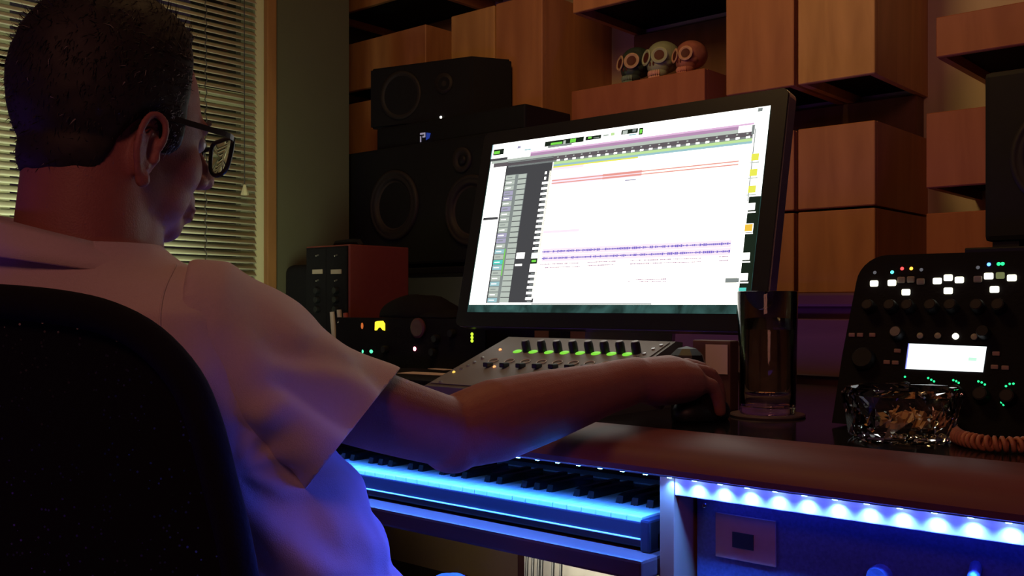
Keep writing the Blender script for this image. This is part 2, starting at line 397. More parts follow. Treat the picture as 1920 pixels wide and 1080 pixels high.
# ------------------------------------------------------------------ speakers and stands
def driver(parent, c, ax, r, name='woofer'):
    ax = Vector(ax).normalized(); c = Vector(c)
    ring = obj(name, MB().lathe([(r*1.14, -.004), (r*1.14, .006), (r*1.02, .008), (r*1.0, .004), (r*.93, .010), (r*.84, .004), (r*.80, 0)], c, ax, n=40), 'ring', parent, smooth='all')
    obj('cone', MB().lathe([(r*.80, .001), (r*.32, -r*.28), (r*.30, -r*.26), (r*.2, -r*.20), (0, -r*.16)], c, ax, n=40), 'cone', ring, smooth='all')
sp = thing('studio_speaker', (-2.02, 2.08, .115), 'wide black studio speaker with round woofers on the shelf left of the monitor', 'speaker')
obj('cabinet', MB().box(-2.42, -1.70, 1.97, 2.19, .115, .461, bev=.008), 'satin', sp)
driver(sp, (-2.18, 1.968, .289), (0, -1, 0), .090)
driver(sp, (-1.87, 1.968, .255), (0, -1, 0), .085)
tw = obj('tweeter', MB().lathe([(.035, -.002), (.035, .004), (.022, .002), (.016, -.004)], (-1.905, 1.968, .395), (0, -1, 0), n=28), 'ring', sp, smooth='all')
obj('dome', MB().ball((-1.905, 1.970, .395), (.015, .008, .015)), 'satin', tw, smooth='all')
# logo unit
lg = thing('amplifier_box', (-2.03, 2.08, .461), 'flat black unit with a small white and blue logo, between the two left speakers', 'amplifier')
obj('case', MB().box(-2.287, -1.70, 1.995, 2.19, .461, .528, bev=.006), 'satin', lg)
LC = at_y(796, 257, 1.993)
b = MB()
x, z = LC.x, LC.z; yq = 1.9925
def lrect(x0, x1, z0, z1, mi): b.quad((x+x0, yq, z+z0), (x+x1, yq, z+z0), (x+x1, yq, z+z1), (x+x0, yq, z+z1), mi)
lrect(-.018, .004, .008, .013, 0); lrect(-.018, -.013, -.013, .004, 0); lrect(-.008, .004, -.001, .004, 0); lrect(-.001, .004, .004, .008, 0)
b.quad((x+.006, yq, z-.010), (x+.020, yq, z-.006), (x+.026, yq, z+.008), (x+.008, yq, z+.012), 1)
obj('logo', b, [mat('white_logo_print', (.8, .85, 1), .5, emit=(.45, .5, .8), es=.35), mat('blue_logo_print', (.02, .06, .5), .5, emit=(.02, .06, .45), es=.45)], lg, label='small white and blue lit logo')
# small speaker
ss = thing('bookshelf_speaker', (-2.1, 2.08, .528), 'small black speaker lying on its side at the top of the left speaker stack', 'speaker')
b = MB(); b.prism([(-2.31, 1.985, .528), (-1.966, 2.07, .528), (-1.905, 2.18, .528), (-2.24, 2.19, .528)], (0, 0, .182))
bmesh.ops.bevel(b.bm, geom=list(b.bm.edges), offset=.006, segments=2, affect='EDGES')
obj('cabinet', b, 'satin', ss)
fn = Vector((.24, -.97, 0)).normalized()
fc = Vector((-2.14, 2.027, .62))
obj('woofer', MB().lathe([(.072, -.001), (.072, .004), (.062, .002), (.03, -.016), (0, -.012)], fc+Vector((-.06, -.015, 0)), fn, n=32), 'ring', ss, smooth='all')
obj('tweeter', MB().lathe([(.03, 0), (.03, .003), (.012, -.002), (0, .004)], fc+Vector((.085, .021, .02)), fn, n=28), 'ring', ss, smooth='all')
p = hit(827, 220, (-2.31, 1.985, 0), (fn.x, fn.y, 0))
obj('power_light', MB().ball(p+fn*.001, .0035, n=10, m=8), emis('white_led', (1, .95, .8), 6), ss, label='tiny white power light')
# right speaker
sr = thing('studio_speaker', (-.2, 2.06, .10), 'black studio speaker at the right edge of the picture, above the amplifier head', 'speaker')
obj('cabinet', MB().box(-.557, .16, 1.95, 2.17, .115, .425, bev=.01), 'satin', sr)
driver(sr, (-.415, 1.948, .262), (0, -1, 0), .085)
driver(sr, (-.06, 1.948, .262), (0, -1, 0), .085)
obj('tweeter', MB().lathe([(.035, -.002), (.035, .004), (.016, -.004), (0, .004)], (-.24, 1.948, .36), (0, -1, 0), n=28), 'ring', sr, smooth='all')
obj('foot_pad', MB().box(-.545, -.50, 1.96, 2.0, .105, .116), 'black', sr)
def stand(x0, x1, label, y0=1.93, y1=2.2, ys=None):
    t = thing('speaker_stand', ((x0+x1)/2, 2.05, -.96), label, 'stand')
    obj('shelf', MB().box(x0, x1, y0, y1, .085, .104, bev=.003), 'satin', t)
    for x in (x0+.05, x1-.09):
        obj('post', MB().box(x, x+.04, 1.955, 1.99, -.96, .085, bev=.003), 'satin', t)
    obj('base', MB().box(x0, x1, 1.93, 1.99, -.96, -.94), 'satin', t)
stand(-.585, .2, 'black stand shelf with a violet edge under the right studio speaker', y0=1.93)
stand(-2.34, -1.50, 'dark stand shelf under the wide speaker left of the monitor', y0=1.945)

# ------------------------------------------------------------------ desk
dk = thing('studio_desk', (-.9, 1.4, -.96), 'long studio desk with glossy black top and rounded red wood front edge', 'desk')
obj('desk_top', MB().box(-2.3, .55, 1.098, 1.90, -.185, -.16, bev=.002), 'gloss', dk)
prof = [(1.100, -.160), (1.085, -.1588), (1.060, -.1600), (1.035, -.1635), (1.010, -.171), (.995, -.181), (.988, -.191), (.990, -.198), (.998, -.2006), (1.10, -.2006)]
b = MB(); b.prism([(-2.3, y, z) for y, z in prof], (2.85, 0, 0)); obj('front_edge', b, 'cherry', dk, smooth=True, label='rounded red wood front edge')
# rack bay
obj('rack_rail', MB().box(-.636, .50, 1.020, 1.034, -.226, -.2006, bev=.001), 'rail', dk)
obj('rack_post', MB().box(-.656, -.636, 1.018, 1.30, -.96, -.2006, bev=.001), 'post', dk)
obj('side_panel', MB().box(-2.28, -2.255, 1.02, 1.88, -.96, -.2006), 'maroon', dk)
obj('side_panel', MB().box(.50, .525, 1.02, 1.88, -.96, -.2006), 'maroon', dk)
obj('back_panel', MB().box(-.636, .50, 1.60, 1.62, -.96, -.2006), 'maroon', dk)
tr = obj('keyboard_tray', MB().box(-2.25, -.66, .985, 1.36, -.327, -.302, bev=.004), 'traywood', dk)
obj('under_shelf', MB().box(-2.25, -.66, 1.36, 1.38, -.327, -.185), 'maroon', dk)
# LED strip
ls = thing('led_strip', (-.9, 1.006, -.2025), 'glowing blue LED strip light stuck under the red wood front edge of the desk', 'light strip')
obj('tape', MB().box(-1.9, .3, 1.0015, 1.0165, -.2025, -.2008), mat('white_led_tape', (.7, .75, .8), .5, noise_amt=.05), ls)
ledm = emis('blue_led_emitter', (.10, .45, 1.0), 60)
LEDX0 = at_y(1252, 900, 1.006).x
k = 0
for i in range(-26, 25):
    x = LEDX0+i*.0337
    if x < -1.75 or x > .12: continue
    k += 1
    obj('led', MB().box(x-.0025, x+.0025, 1.0085, 1.0135, -.2045, -.2025), ledm, ls)
    l = light('led_light', 'SPOT', (x, 1.0120, -.2050), 2.5, (.024, .19, 1.0), radius=.0025, spot=125, blend=1.0)

strip = light('led_strip_glow', 'AREA', (-.75, 1.0095, -.2040), 9.0, (.05, .08, 1.0), (-.75, .003, -.55), size=1.9, size_y=.004)
light('bay_strip_glow', 'AREA', (-.1, 1.047, -.203), .5, (.02, .06, 1.0), (-.1, 1.049, -.8), size=1.0, size_y=.008)
# keyboard
kb = thing('piano_keyboard', (-1.3, 1.16, -.302), 'digital piano keyboard with black and white keys, lit blue on the tray under the desk', 'keyboard')
KX1 = -.672
obj('shell', MB().box(-1.92, KX1, 1.036, 1.30, -.302, -.278, bev=.003).box(-1.92, KX1, 1.178, 1.30, -.30, -.258, bev=.004), 'kbody', kb)
obj('front_slip', MB().box(-1.92, KX1-.014, 1.026, 1.038, -.298, -.267, bev=.002), 'kbody', kb)
obj('front_trim', MB().box(-1.92, KX1-.014, 1.0235, 1.0262, -.2885, -.2868, bev=.0004), mat('glossy_trim', (.7, .75, .8), .15, noise_amt=.02), kb)
obj('end_cheek', MB().box(KX1-.014, KX1, 1.020, 1.178, -.302, -.262, bev=.003), 'kbody', kb)
obj('control_panel', MB().box(-1.92, KX1, 1.200, 1.236, -.258, -.2555, bev=.001), mat('panel_blue_grey', (.30, .30, .42), .6, noise_amt=.5, noise_scale=400), kb)
kx = KX1-.016; nw = 0
order = 'CBAGFED'
while kx > -1.88:
    obj('white_key', MB().box(kx-.0228, kx, 1.028, 1.176, -.275, -.2606, bev=.0012), 'white_key', kb)
    note = order[nw % 7]
    if note in 'BAGED' and nw > 0:
        cx = kx
        bb = MB(); rings = []
        for (yy, hh, ww) in ((1.080, .0, .0052), (1.083, .0095, .0046), (1.095, .0115, .0045), (1.176, .0115, .0045)):
            rings.append([(cx-ww-.0008, yy, -.262), (cx-ww, yy, -.2606+hh), (cx+ww, yy, -.2606+hh), (cx+ww+.0008, yy, -.262)])
        bb.loft(rings); obj('black_key', bb, 'black_key', kb)
    kx -= .0236; nw += 1

# rack gear in the right bay
def knob(parent, c, ax, r, h, m='black', name='knob', cap=None):
    ax = Vector(ax).normalized(); c = Vector(c)
    k = obj(name, MB().lathe([(r, 0), (r, h*.75), (r*.85, h), (0, h)], c, ax, n=18), m, parent, smooth=True)
    if cap: obj('cap', MB().lathe([(r*.72, h*.99), (r*.72, h*1.05), (0, h*1.06)], c, ax, n=16), cap, k, smooth=True)
    return k
def rack(name, x0, x1, y0, z0, z1, label, m='satin', depth=.3, cat='rack unit'):
    t = thing(name, ((x0+x1)/2, y0+depth/2, z0), label, cat)
    obj('chassis', MB().box(x0+.02, x1-.02, y0+.004, y0+depth, z0+.002, z1-.002), 'satin', t)
    obj('front_panel', MB().box(x0, x1, y0, y0+.004, z0, z1, bev=.0008), m, t)
    for x in (x0+.01, x1-.01):
        for zz in (z0+.012, z1-.012):
            obj('rack_screw', MB().ball((x, y0, zz), (.0035, .002, .0035), n=10, m=6), 'chrome', t)
    return t
bluep = mat('dark_blue_rack_panel', (.10, .10, .24), .38, metal=.4, noise_amt=.4, noise_scale=300)
r1 = rack('patch_bay', -.63, -.15, 1.060, -.345, -.230, 'dark rack unit with brown label plate and knobs, right under the LED strip', bluep)
a = at_y(1343, 962, 1.0585); c_ = at_y(1455, 1012, 1.0585)
pl = obj('label_plate', MB().box(a.x, c_.x, 1.0565, 1.0595, -.300, -.2475, bev=.0005), mat('brown_label_plate', (.35, .17, .15), .6, noise_amt=.15, noise_scale=80), r1, label='brown label plate')
obj('plate_socket', MB().box(a.x+.023, a.x+.050, 1.055, 1.057, -.285, -.267), 'black', pl)
for k in range(5):
    x = -.405+k*.052
    kk = knob(r1, (x, 1.060, -.288-(k % 2)*.012), (0, -1, 0), .012, .016, bluep)
    obj('pointer', MB().box(x-.011, x+.004, 1.0425, 1.044, -.2895-(k % 2)*.012, -.288-(k % 2)*.012), 'chrome', kk)
b = MB(); b.tube([(-.31, 1.060, -.262), (-.305, 1.035, -.266), (-.297, 1.035, -.318), (-.294, 1.060, -.325)], .006, n=10)
obj('handle', b, bluep, r1, smooth='all')
r2 = rack('power_supply', -.63, -.15, 1.060, -.48, -.350, 'plain dark rack unit, lower one in the bay under the desk', 'satin')
for k in range(4): knob(r2, (-.55+k*.1, 1.060, -.41), (0, -1, 0), .013, .018)
r3 = rack('effects_unit', -.63, -.15, 1.060, -.60, -.485, 'dark rack unit at the bottom of the bay, below the frame of the picture', 'satin')

# ------------------------------------------------------------------ monitor
TLT = R_(12.6); MU = Vector((0, math.sin(TLT), math.cos(TLT))); MN = Vector((0, -math.cos(TLT), math.sin(TLT)))
SB = Vector((-1.3335, 1.392, -.0145)); SW, SH = .597, .339
def S(u, v, off=0.): return SB+Vector((u*SW, 0, 0))+MU*(v*SH)+MN*off
def suv(px, py):
    q = hit(px, py, SB, MN)-SB; return q.x/SW, q.dot(MU)/SH
def S6(cx, cy): return suv(860+cx/2.205, 150+cy/2.205)
mo = thing('computer_monitor', (-1.035, 1.55, -.16), 'large wide computer monitor showing an audio editing window, standing on the desk', 'monitor')
def slab(u0, u1, v0, v1, o0, o1, rad, mb):
    pts = []
    for (cu, cv, a0) in ((u1-rad, v1-rad, 0), (u0+rad, v1-rad, 90), (u0+rad, v0+rad, 180), (u1-rad, v0+rad, 270)):
        for k in range(6):
            a = R_(a0+k*18); pts.append((cu+rad*math.cos(a), cv+rad*math.sin(a)))
    mb.prism([SB+Vector((p[0], 0, 0))+MU*p[1]+MN*o1 for p in pts], MN*(o0-o1)); return mb
obj('housing', slab(-.028, SW+.028, -.028, SH+.028, -.006, -.028, .014, MB()), 'silver', mo)
obj('glass_front', slab(-.027, SW+.027, -.027, SH+.027, -.0005, -.006, .012, MB()), mat('black_bezel_glass', (.008, .008, .01), .45, noise_amt=.1), mo, label='black bezel')
b = MB(); b.prism([(-1.13, 1.42, -.10), (-1.13, 1.45, -.10), (-1.13, 1.56, -.154), (-1.13, 1.60, -.16), (-1.13, 1.40, -.16), (-1.13, 1.40, -.154), (-1.13, 1.53, -.154)], (.19, 0, 0))
b = MB(); b.box(-1.13, -.94, 1.40, 1.60, -.16, -.152, bev=.003); b.box(-1.13, -.94, 1.50, 1.51, -.152, .06, rot=Matrix.Rotation(R_(-8), 4, 'X'))
obj('stand_foot', b, 'silver', mo)
def em(name, c, s=1.0):
    m = bpy.data.materials.new(name); m.use_nodes = True; nt = m.node_tree; nt.nodes.clear()
    e = nt.nodes.new('ShaderNodeEmission'); e.inputs[0].default_value = (*c, 1); e.inputs[1].default_value = s
    o = nt.nodes.new('ShaderNodeOutputMaterial'); nt.links.new(e.outputs[0], o.inputs[0]); return m
def em_wall(name):
    m = em(name, (.02, .10, .10)); nt = m.node_tree; e = nt.nodes['Emission']
    tc = nt.nodes.new('ShaderNodeTexCoord'); n = nt.nodes.new('ShaderNodeTexNoise'); n.inputs['Scale'].default_value = 22; n.inputs['Detail'].default_value = 3; n.inputs['Distortion'].default_value = 1
    cr = nt.nodes.new('ShaderNodeValToRGB'); cr.color_ramp.elements[0].position = .35; cr.color_ramp.elements[1].position = .75
    cr.color_ramp.elements[0].color = (.014, .032, .028, 1); cr.color_ramp.elements[1].color = (.05, .13, .12, 1)
    nt.links.new(tc.outputs['Object'], n.inputs['Vector']); nt.links.new(n.outputs[0], cr.inputs[0]); nt.links.new(cr.outputs[0], e.inputs[0]); return m
SM = [em_wall('screen_wallpaper'), em('screen_white', (1, 1, .93), 2.4), em('screen_grey_dark', (.065, .065, .07), 1), em('screen_grey_mid', (.24, .27, .26), 1),
      em('screen_grey_light', (.50, .56, .50), 1), em('screen_lilac', (.48, .28, .46), 1), em('screen_ruler', (.13, .11, .12), 1), em('screen_green', (.20, .75, .08), 1),
      em('screen_lime', (.55, .80, .35), 1), em('screen_sky', (.35, .58, .62), 1), em('screen_yellow', (.85, .85, .10), 1.0), em('screen_red', (.85, .35, .30), 1),
      em('screen_blue', (.22, .16, .62), 1), em('screen_pink', (.80, .52, .75), 1), em('screen_black', (.012, .02, .012), 1), em('screen_orange', (.9, .55, .06), 1),
      em('screen_teal', (.10, .65, .55), 1), em('screen_cream', (1, .97, .84), 1.5), em('screen_lavender', (.42, .40, .55), 1), em('screen_pale_pink', (1.0, .86, .97), 1.0)]
WALLP, WHITE, GD, GM, GL, LIL, RUL, GRN, LIME, SKY, YEL, RED, BLU, PNK, BLK, ORG_, TEAL, CREAM, LAV, PPINK = range(20)
b = MB(); LAY = [0]
def uvr(u0, v0, u1, v1, mi, lay=1):
    o = .0004*lay
    b.quad(S(u0, v0, o), S(u1, v0, o), S(u1, v1, o), S(u0, v1, o), mi)
def r6(tl, br, mi, lay=2):
    u0, v1 = S6(*tl); u1, v0 = S6(*br); uvr(u0, v0, u1, v1, mi, lay)
uvr(0, 0, 1, 1, WALLP, 0)
U0, V0 = S6(50, 929); uR = S6(1235, 172)[0]; vbot = V0
uvr(.004, vbot, uR, .999, WHITE, 1)                               # window
vcut = S6(1240, 480)[1]
uvr(uR, vcut, .999, .999, WHITE, 1)                                       # bright desktop part at the right
uvr(uR, 0, .999, vcut, mi=BLK, lay=1)
# header bands (constant v)
def vat(cx, cy): return S6(cx, cy)[1]
uL = S6(210, 340)[0]
def band(vtop, vbot_, u0, u1, mi, lay=3): uvr(u0, vbot_, u1, vtop, mi, lay)
v_l0 = vat(1228, 176)
uE = S6(1222, 190)[0]
band(v_l0, v_l0-.010, S6(300, 295)[0], uE, PNK)
band(v_l0-.010, v_l0-.026, S6(300, 295)[0], S6(1160, 190)[0], LIL)
band(v_l0-.026, v_l0-.044, S6(140, 330)[0], S6(1160, 195)[0], GL)
band(v_l0-.044, v_l0-.068, S6(150, 330)[0], uE, RUL)
band(v_l0-.012, v_l0-.06, S6(1216, 185)[0], uE+.004, GM, 4)
band(v_l0-.068, v_l0-.078, uL, uE, GM)
uM = S6(395, 340)[0]
band(v_l0-.078, v_l0-.092, uM, uE, LIME); band(v_l0-.092, v_l0-.104, uM, uE, SKY); band(v_l0-.104, v_l0-.112, uM, uE*.62, YEL)
band(v_l0-.112, v_l0-.126, uM, uM+.12, PPINK)
for k in range(22):
    uu = uM+.012+k*(uE-uM)/22
    band(v_l0-.066, v_l0-.076, uu, uu+.012, WHITE, 5)
    band(v_l0-.050, v_l0-.056, uu, uu+.006, GL, 5)
# toolbar displays
r6((148, 290), (187, 308), BLK, 4); r6((150, 297), (172, 306), GRN, 5)
r6((360, 257), (518, 256), BLK, 4); r6((384, 262), (430, 265), GRN, 5); r6((465, 246), (486, 258), GRN, 5); r6((372, 274), (470, 270), GM, 5); r6((436, 252), (444, 266), GL, 5)
r6((528, 236), (590, 243), BLK, 4); r6((538, 238), (552, 243), GRN, 5); r6((560, 240), (584, 240), GM, 5)
r6((676, 209), (742, 219), BLK, 4); r6((682, 212), (700, 224), GL, 5); r6((722, 206), (736, 214), GM, 5); r6((749, 200), (762, 226), BLK, 4); r6((752, 206), (760, 222), GRN, 5)
r6((246, 275), (258, 284), LAV, 4)
r6((632, 220), (646, 230), LIME, 4); r6((275, 288), (300, 290), SKY, 4); r6((706, 226), (736, 228), SKY, 4); r6((600, 228), (622, 232), GL, 4)
r6((1240, 118), (1258, 130), GM, 4)
# track list
r6((206, 338), (308, 921), GD, 3)
r6((206, 345), (395, 318), GM, 4); 
r6((200, 395), (172, 921), GM, 4)
u_a = S6(200, 395)[0]; u_b = S6(238, 395)[0]; u_c = S6(250, 390)[0]; u_d = S6(287, 385)[0]; u_e = S6(352, 400)[0]; u_f = S6(378, 400)[0]
vt = vat(240, 392); NB = 24
for k in range(NB):
    va = vt-(vt-vbot-.008)*k/NB; vb = vt-(vt-vbot-.008)*(k+1)/NB; g = va-vb
    c1 = [GL, GL, GL, LAV, LAV, GL, LAV, GL][k % 8] if k < 14 else [GL, TEAL if k in (16,) else GL, SKY][k % 3]
    uvr(u_a, vb+g*.12, u_b, va-g*.05, c1, 5)
    uvr(u_a+.006, vb+g*.45, u_b-.012, vb+g*.60, WHITE if k % 3 else GM, 6)
    uvr(u_b+.002, vb, u_b+.006, va, GRN if 13 < k < 19 else GM, 6)
    uvr(u_c, vb+g*.10, u_d, va-g*.02, GL if k > 12 else GM+0, 5)
    uvr(u_c+.002, vb+g*.14, u_d-.002, va-g*.06, GL, 6)
    uvr(u_d+.004, vb+g*.05, u_e-.006, va-g*.03, GD, 6)
    if k < 2: uvr(u_e+.006, vb+g*.4, u_f-.012, va-g*.1, WHITE, 6)
    elif k in (15, 17): uvr(u_e, vb, u_f, va, WHITE, 6)
    elif k == 16: uvr(u_e, vb, u_f, va, BLK, 6); uvr(u_e+.004, vb+g*.3, u_f-.004, va-g*.3, GRN, 7)
    else:
        uvr(u_e, vb+g*.55, u_f, va, WHITE, 6); uvr(u_e+.008, vb+g*.15, u_f-.003, vb+g*.35, GM, 6)
uvr(u_d+.006, vat(265, 740), u_d+.040, vat(265, 715), WHITE, 7); uvr(u_d+.006, vat(255, 770), u_d+.035, vat(255, 762), WHITE, 7)
# side panes
r6((104, 571), (163, 577), GD, 3); r6((203, 330), (170, 922), GD, 2)
r6((135, 328), (203, 330), GD, 3)
uvr(.001, S6(136, 328)[1], .005, .998, SKY, 3)
# main area tracks
def line6(p0, p1, th, mi, lay=4):
    u0, v0 = S6(*p0); u1, v1 = S6(*p1); v = (v0+v1)/2; uvr(u0, v-th/2, u1, v+th/2, mi, lay)
uvr(uM-.012, vat(1150, 900), uE, v_l0-.126, CREAM, 3)
uvr(u_f+.004, vbot+.008, uE, v_l0-.127, WHITE, 2)
vr1, vr2 = vat(1155, 338), vat(1155, 351); uA, uB = S6(388, 420)[0], S6(1160, 340)[0]
uvr(uA, vr1-.003, uB, vr1+.003, RED, 5); uvr(uA, vr2-.003, uB, vr2+.003, RED, 5)
uvr(uA, vr1-.010, S6(760, 380)[0], vr1+.009, PPINK, 4); uvr(uA, vr2-.008, S6(760, 380)[0], vr2+.007, PPINK, 4)
uvr(S6(600, 385)[0], vr1-.006, S6(760, 380)[0], vr1+.006, RED, 5); uvr(S6(600, 385)[0], vr2-.005, S6(760, 380)[0], vr2+.005, RED, 5)
rr = random.Random(3)
def wave(p0, p1, mi, amp, pale):
    u0, v0 = S6(*p0); u1, v1 = S6(*p1); v = (v0+v1)/2
    if pale: uvr(u0, v-amp*2.6, u1, v+amp*2.6, PPINK, 4)
    n = max(6, int((u1-u0)*170)); du = (u1-u0)/n
    for k in range(n):
        h = amp*rr.uniform(.25, 1)
        uvr(u0+du*k, v-h, u0+du*(k+.85), v+h, mi, 5)
wave((348, 713), (1128, 676), BLU, .0065, True); wave((346, 742), (1126, 706), BLU, .0065, True)
for p0, p1 in (((340, 764), (505, 757)), ((335, 779), (505, 771)), ((535, 755), (652, 750)), ((535, 768), (650, 765)), ((712, 748), (1005, 738)), ((712, 763), (1005, 751)), ((1080, 731), (1118, 730)), ((1080, 748), (1118, 747)), ((735, 827), (862, 823)), ((750, 836), (862, 832)), ((702, 836), (710, 836))):
    wave(p0, p1, LIL, .0028, False)
line6((352, 630), (500, 622), .014, PPINK); line6((690, 416), (735, 413), .006, LAV)
r6((1106, 821), (1160, 838), GM, 5)
uvr(u_f, vbot, S6(800, 922)[0], vbot+.006, GM, 5)
# dark text ticks and desktop icons
uvr(uR-.003, vat(1215, 500), uR, vat(1235, 200), GM, 4)
for cx, cy, m_ in ((1228, 320, YEL), (1221, 384, YEL), (1215, 453, YEL), (1212, 525, WHITE), (1201, 612, ORG_), (1190, 730, WHITE), (1182, 815, WHITE), (1174, 875, TEAL)):
    u, v = S6(cx, cy); uvr(u-.011, v-.017, u+.011, v+.017, m_, 5)
    if m_ == ORG_: uvr(u-.013, v-.02, u+.013, v+.02, WHITE, 4)
    uvr(u-.014, v-.030, u+.014, v-.024, WHITE if cy > 480 else GL, 5)
obj('screen', b, SM, mo, label='bright white screen with an audio track editor')

# ------------------------------------------------------------------ mixer (control surface)
P0 = Vector((0, 1.144, -.132)); P1 = Vector((0, 1.35, -.058)); MT = (P1-P0).normalized(); MXN = Vector((0, -MT.z, MT.y))
def onmix(px, py, off=0.): return hit(px, py, P0+MXN*off, MXN)
mx = thing('mixing_surface', (-.98, 1.25, -.16), 'sloping grey mixing control surface with lit green buttons, in front of the monitor', 'mixer')
b = MB(); b.prism([(-1.19, 1.140, -.133), (-1.19, 1.144, -.1320), (-1.19, 1.35, -.058), (-1.19, 1.37, -.060), (-1.19, 1.37, -.16), (-1.19, 1.140, -.16)], (.35, 0, 0))
obj('body', b, 'mixgrey', mx)
b = MB(); q0 = P0+MT*.006; q1 = P0+MT*.212
b.prism([q0+Vector((-1.184, 0, 0))+MXN*.0008, q1+Vector((-1.184, 0, 0))+MXN*.0008, q1+Vector((-.846, 0, 0))+MXN*.0008, q0+Vector((-.846, 0, 0))+MXN*.0008], MXN*.001)
obj('top_panel', b, mat('mixer_face', (.19, .17, .155), .5, noise_amt=.08, noise_scale=60), mx)
gm = emis('green_button_lit', (.28, .95, .06), .75); om = emis('orange_led', (1, .35, .12), 1.8); ym = emis('amber_led', (1, .6, .1), 1.2)
for k in range(8):
    px = 970+k*29.4; p = onmix(px, 659+k*.75, .002)
    obj('channel_button', MB().ball(p, (.0085, .0075, .002), Matrix.Rotation(math.atan2(MT.z, MT.y), 4, 'X'), n=16, m=8), gm, mx, label='lit green channel button', smooth='all')
    e = onmix(988+k*29.4, 658+k*.5, .002)
    knob(mx, e, MXN+Vector((0, 0, .3)), .0075, .018, 'black', 'encoder', 'grey')
    f = onmix(925+k*30, 677+k*.9, .002)
    obj('knob_ring', MB().lathe([(.0085, 0), (.0095, .001), (.0085, .002), (.0072, .001)], f, MXN, n=20, close=True), mat('ring_pale', (.5, .42, .36), .4, noise_amt=.1) if k == 0 else bpy.data.materials['ring_pale'], mx, smooth='all')
    f2 = onmix(915+k*30.5, 688+k*.9, .002)
    fd = obj('fader', MB().box(f2.x-.005, f2.x+.005, f2.y-.008, f2.y+.008, f2.z, f2.z+.008, bev=.002), 'black', mx)
    s_ = f2-MT*.03
for px, py, mm in ((938, 656, om), (927, 688, om), (851, 698, ym)): obj('indicator_light', MB().ball(onmix(px, py, .002), .0028, n=10, m=6), mm, mx)
for px, py in ((905, 672), (890, 680), (878, 686), (865, 692), (826, 716), (1240, 648), (1225, 655), (1208, 664), (1196, 668)):
    obj('small_button', MB().lathe([(.003, 0), (.003, .002), (0, .0025)], onmix(px, py, .002), MXN, n=10), 'silver', mx)

# things right of the mixer
obj('gadget', MB().ball((-.787, 1.295, -.088), (.030, .026, .026), n=8, m=6).cyl((-.787, 1.295, -.16), (-.787, 1.295, -.09), .024, .02, n=8), 'black', label='black faceted knob-shaped gadget beyond the hand', cat='gadget')
obj('sticky_note', MB().box(-.775, -.738, 1.329, 1.3305, -.104, -.060), 'paper', label='pale pink paper square standing just beyond the hand', cat='note')
obj('note_holder', MB().box(-.800, -.735, 1.332, 1.358, -.16, -.054, bev=.003), mat('dark_brown_box', (.12, .06, .05), .6, noise_amt=.2), label='small dark brown box behind the pink paper square', cat='box')

# mouse under the hand
MC = C(.262, 1.385, -.16)
b = MB(); fw = (RX*.77+FX*.64, RY*.77+FY*.64); ang = math.atan2(fw[1], fw[0])
b.ball((MC.x, MC.y, -.150), (.052, .030, .027), Matrix.Rotation(ang, 4, 'Z'), n=24, m=14)
for v in b.bm.verts: v.co.z = max(v.co.z, -.16)
ms = obj('computer_mouse', b, 'black', label="black computer mouse under the man's right hand", cat='mouse', smooth='all')

# water glass and coaster
GC = C((1439-960)/1875*1.435, 1.435, -.16)
ct = obj('coaster', MB().lathe([(0, 0), (.052, 0), (.053, .002), (.052, .004), (0, .004)], GC, n=40), 'cork', label='dark round coaster under the tall water glass', cat='coaster', smooth=True)
gl = thing('drinking_glass', (GC.x, GC.y, -.156), 'tall clear straight glass of water standing right of the monitor', 'glass')
z0 = .004
obj('tumbler', MB().lathe([(0, z0), (.038, z0), (.0395, z0+.003), (.0425, .178), (.0418, .179), (.0410, .178), (.0385, z0+.012), (0, z0+.010)], GC, n=48), 'tumbler', gl, smooth='all')
obj('water', MB().lathe([(0, z0+.0095), (.0380, z0+.0095), (.0388, z0+.0125), (.0408, .124), (.0404, .125), (0, .125)], GC, n=48), 'water', gl, smooth=True)

# cut glass ashtray
AC = C((1690-960)/1875*1.19, 1.19, -.16)
ash = thing('ashtray', (AC.x, AC.y, -.16), 'heavy cut-glass ashtray with faceted rim at the right of the desk', 'ashtray')
b = MB(); n = 16; rings = []
def ring(r, z, ph=0., var=0.): return [(AC.x+(r+(var if k % 2 else 0))*math.cos(2*math.pi*(k+ph)/n), AC.y+(r+(var if k % 2 else 0))*math.sin(2*math.pi*(k+ph)/n), -.16+z) for k in range(n)]
rings = [ring(.055, .0), ring(.058, .004, 0, .002), ring(.062, .032, .5, .003), ring(.066, .054, 0, .003), ring(.066, .062, .5, -.003), ring(.058, .061, .5), ring(.050, .040, .5, .002), ring(.040, .018, 0), ring(.030, .012, 0)]
b.loft(rings); obj('bowl', b, 'glass', ash)
b = MB(); rr = random.Random(5)
for k in range(26):
    a = rr.uniform(0, 6.28); r_ = rr.uniform(.0, .030)
    b.box(AC.x+r_*math.cos(a)-.004, AC.x+r_*math.cos(a)+.004, AC.y+r_*math.sin(a)-.003, AC.y+r_*math.sin(a)+.003, -.146, -.139+rr.uniform(0, .012), rot=Matrix.Rotation(a, 4, 'Z') @ Matrix.Rotation(a*2, 4, 'X'))
obj('coins', b, mat('amber_sweets', (.55, .30, .12), .3, noise_amt=.3), label='amber coloured bits lying in the glass dish', cat='sweets', kind='stuff')
b = MB()
for k in range(11):
    p = at_z(1678+k*9.2, 816-(k % 2)*3, -.155)
    b.lathe([(.0028, 0), (.0036, .0012), (.0028, .0024), (.0020, .0012)], p, (.2, -.6, .7), n=10, close=True)
obj('chain', b, mat('pale_gold_chain', (.75, .68, .42), .25, metal=.8, noise_amt=.1), label='pale gold chain lying in front of the glass ashtray', cat='chain', smooth='all')

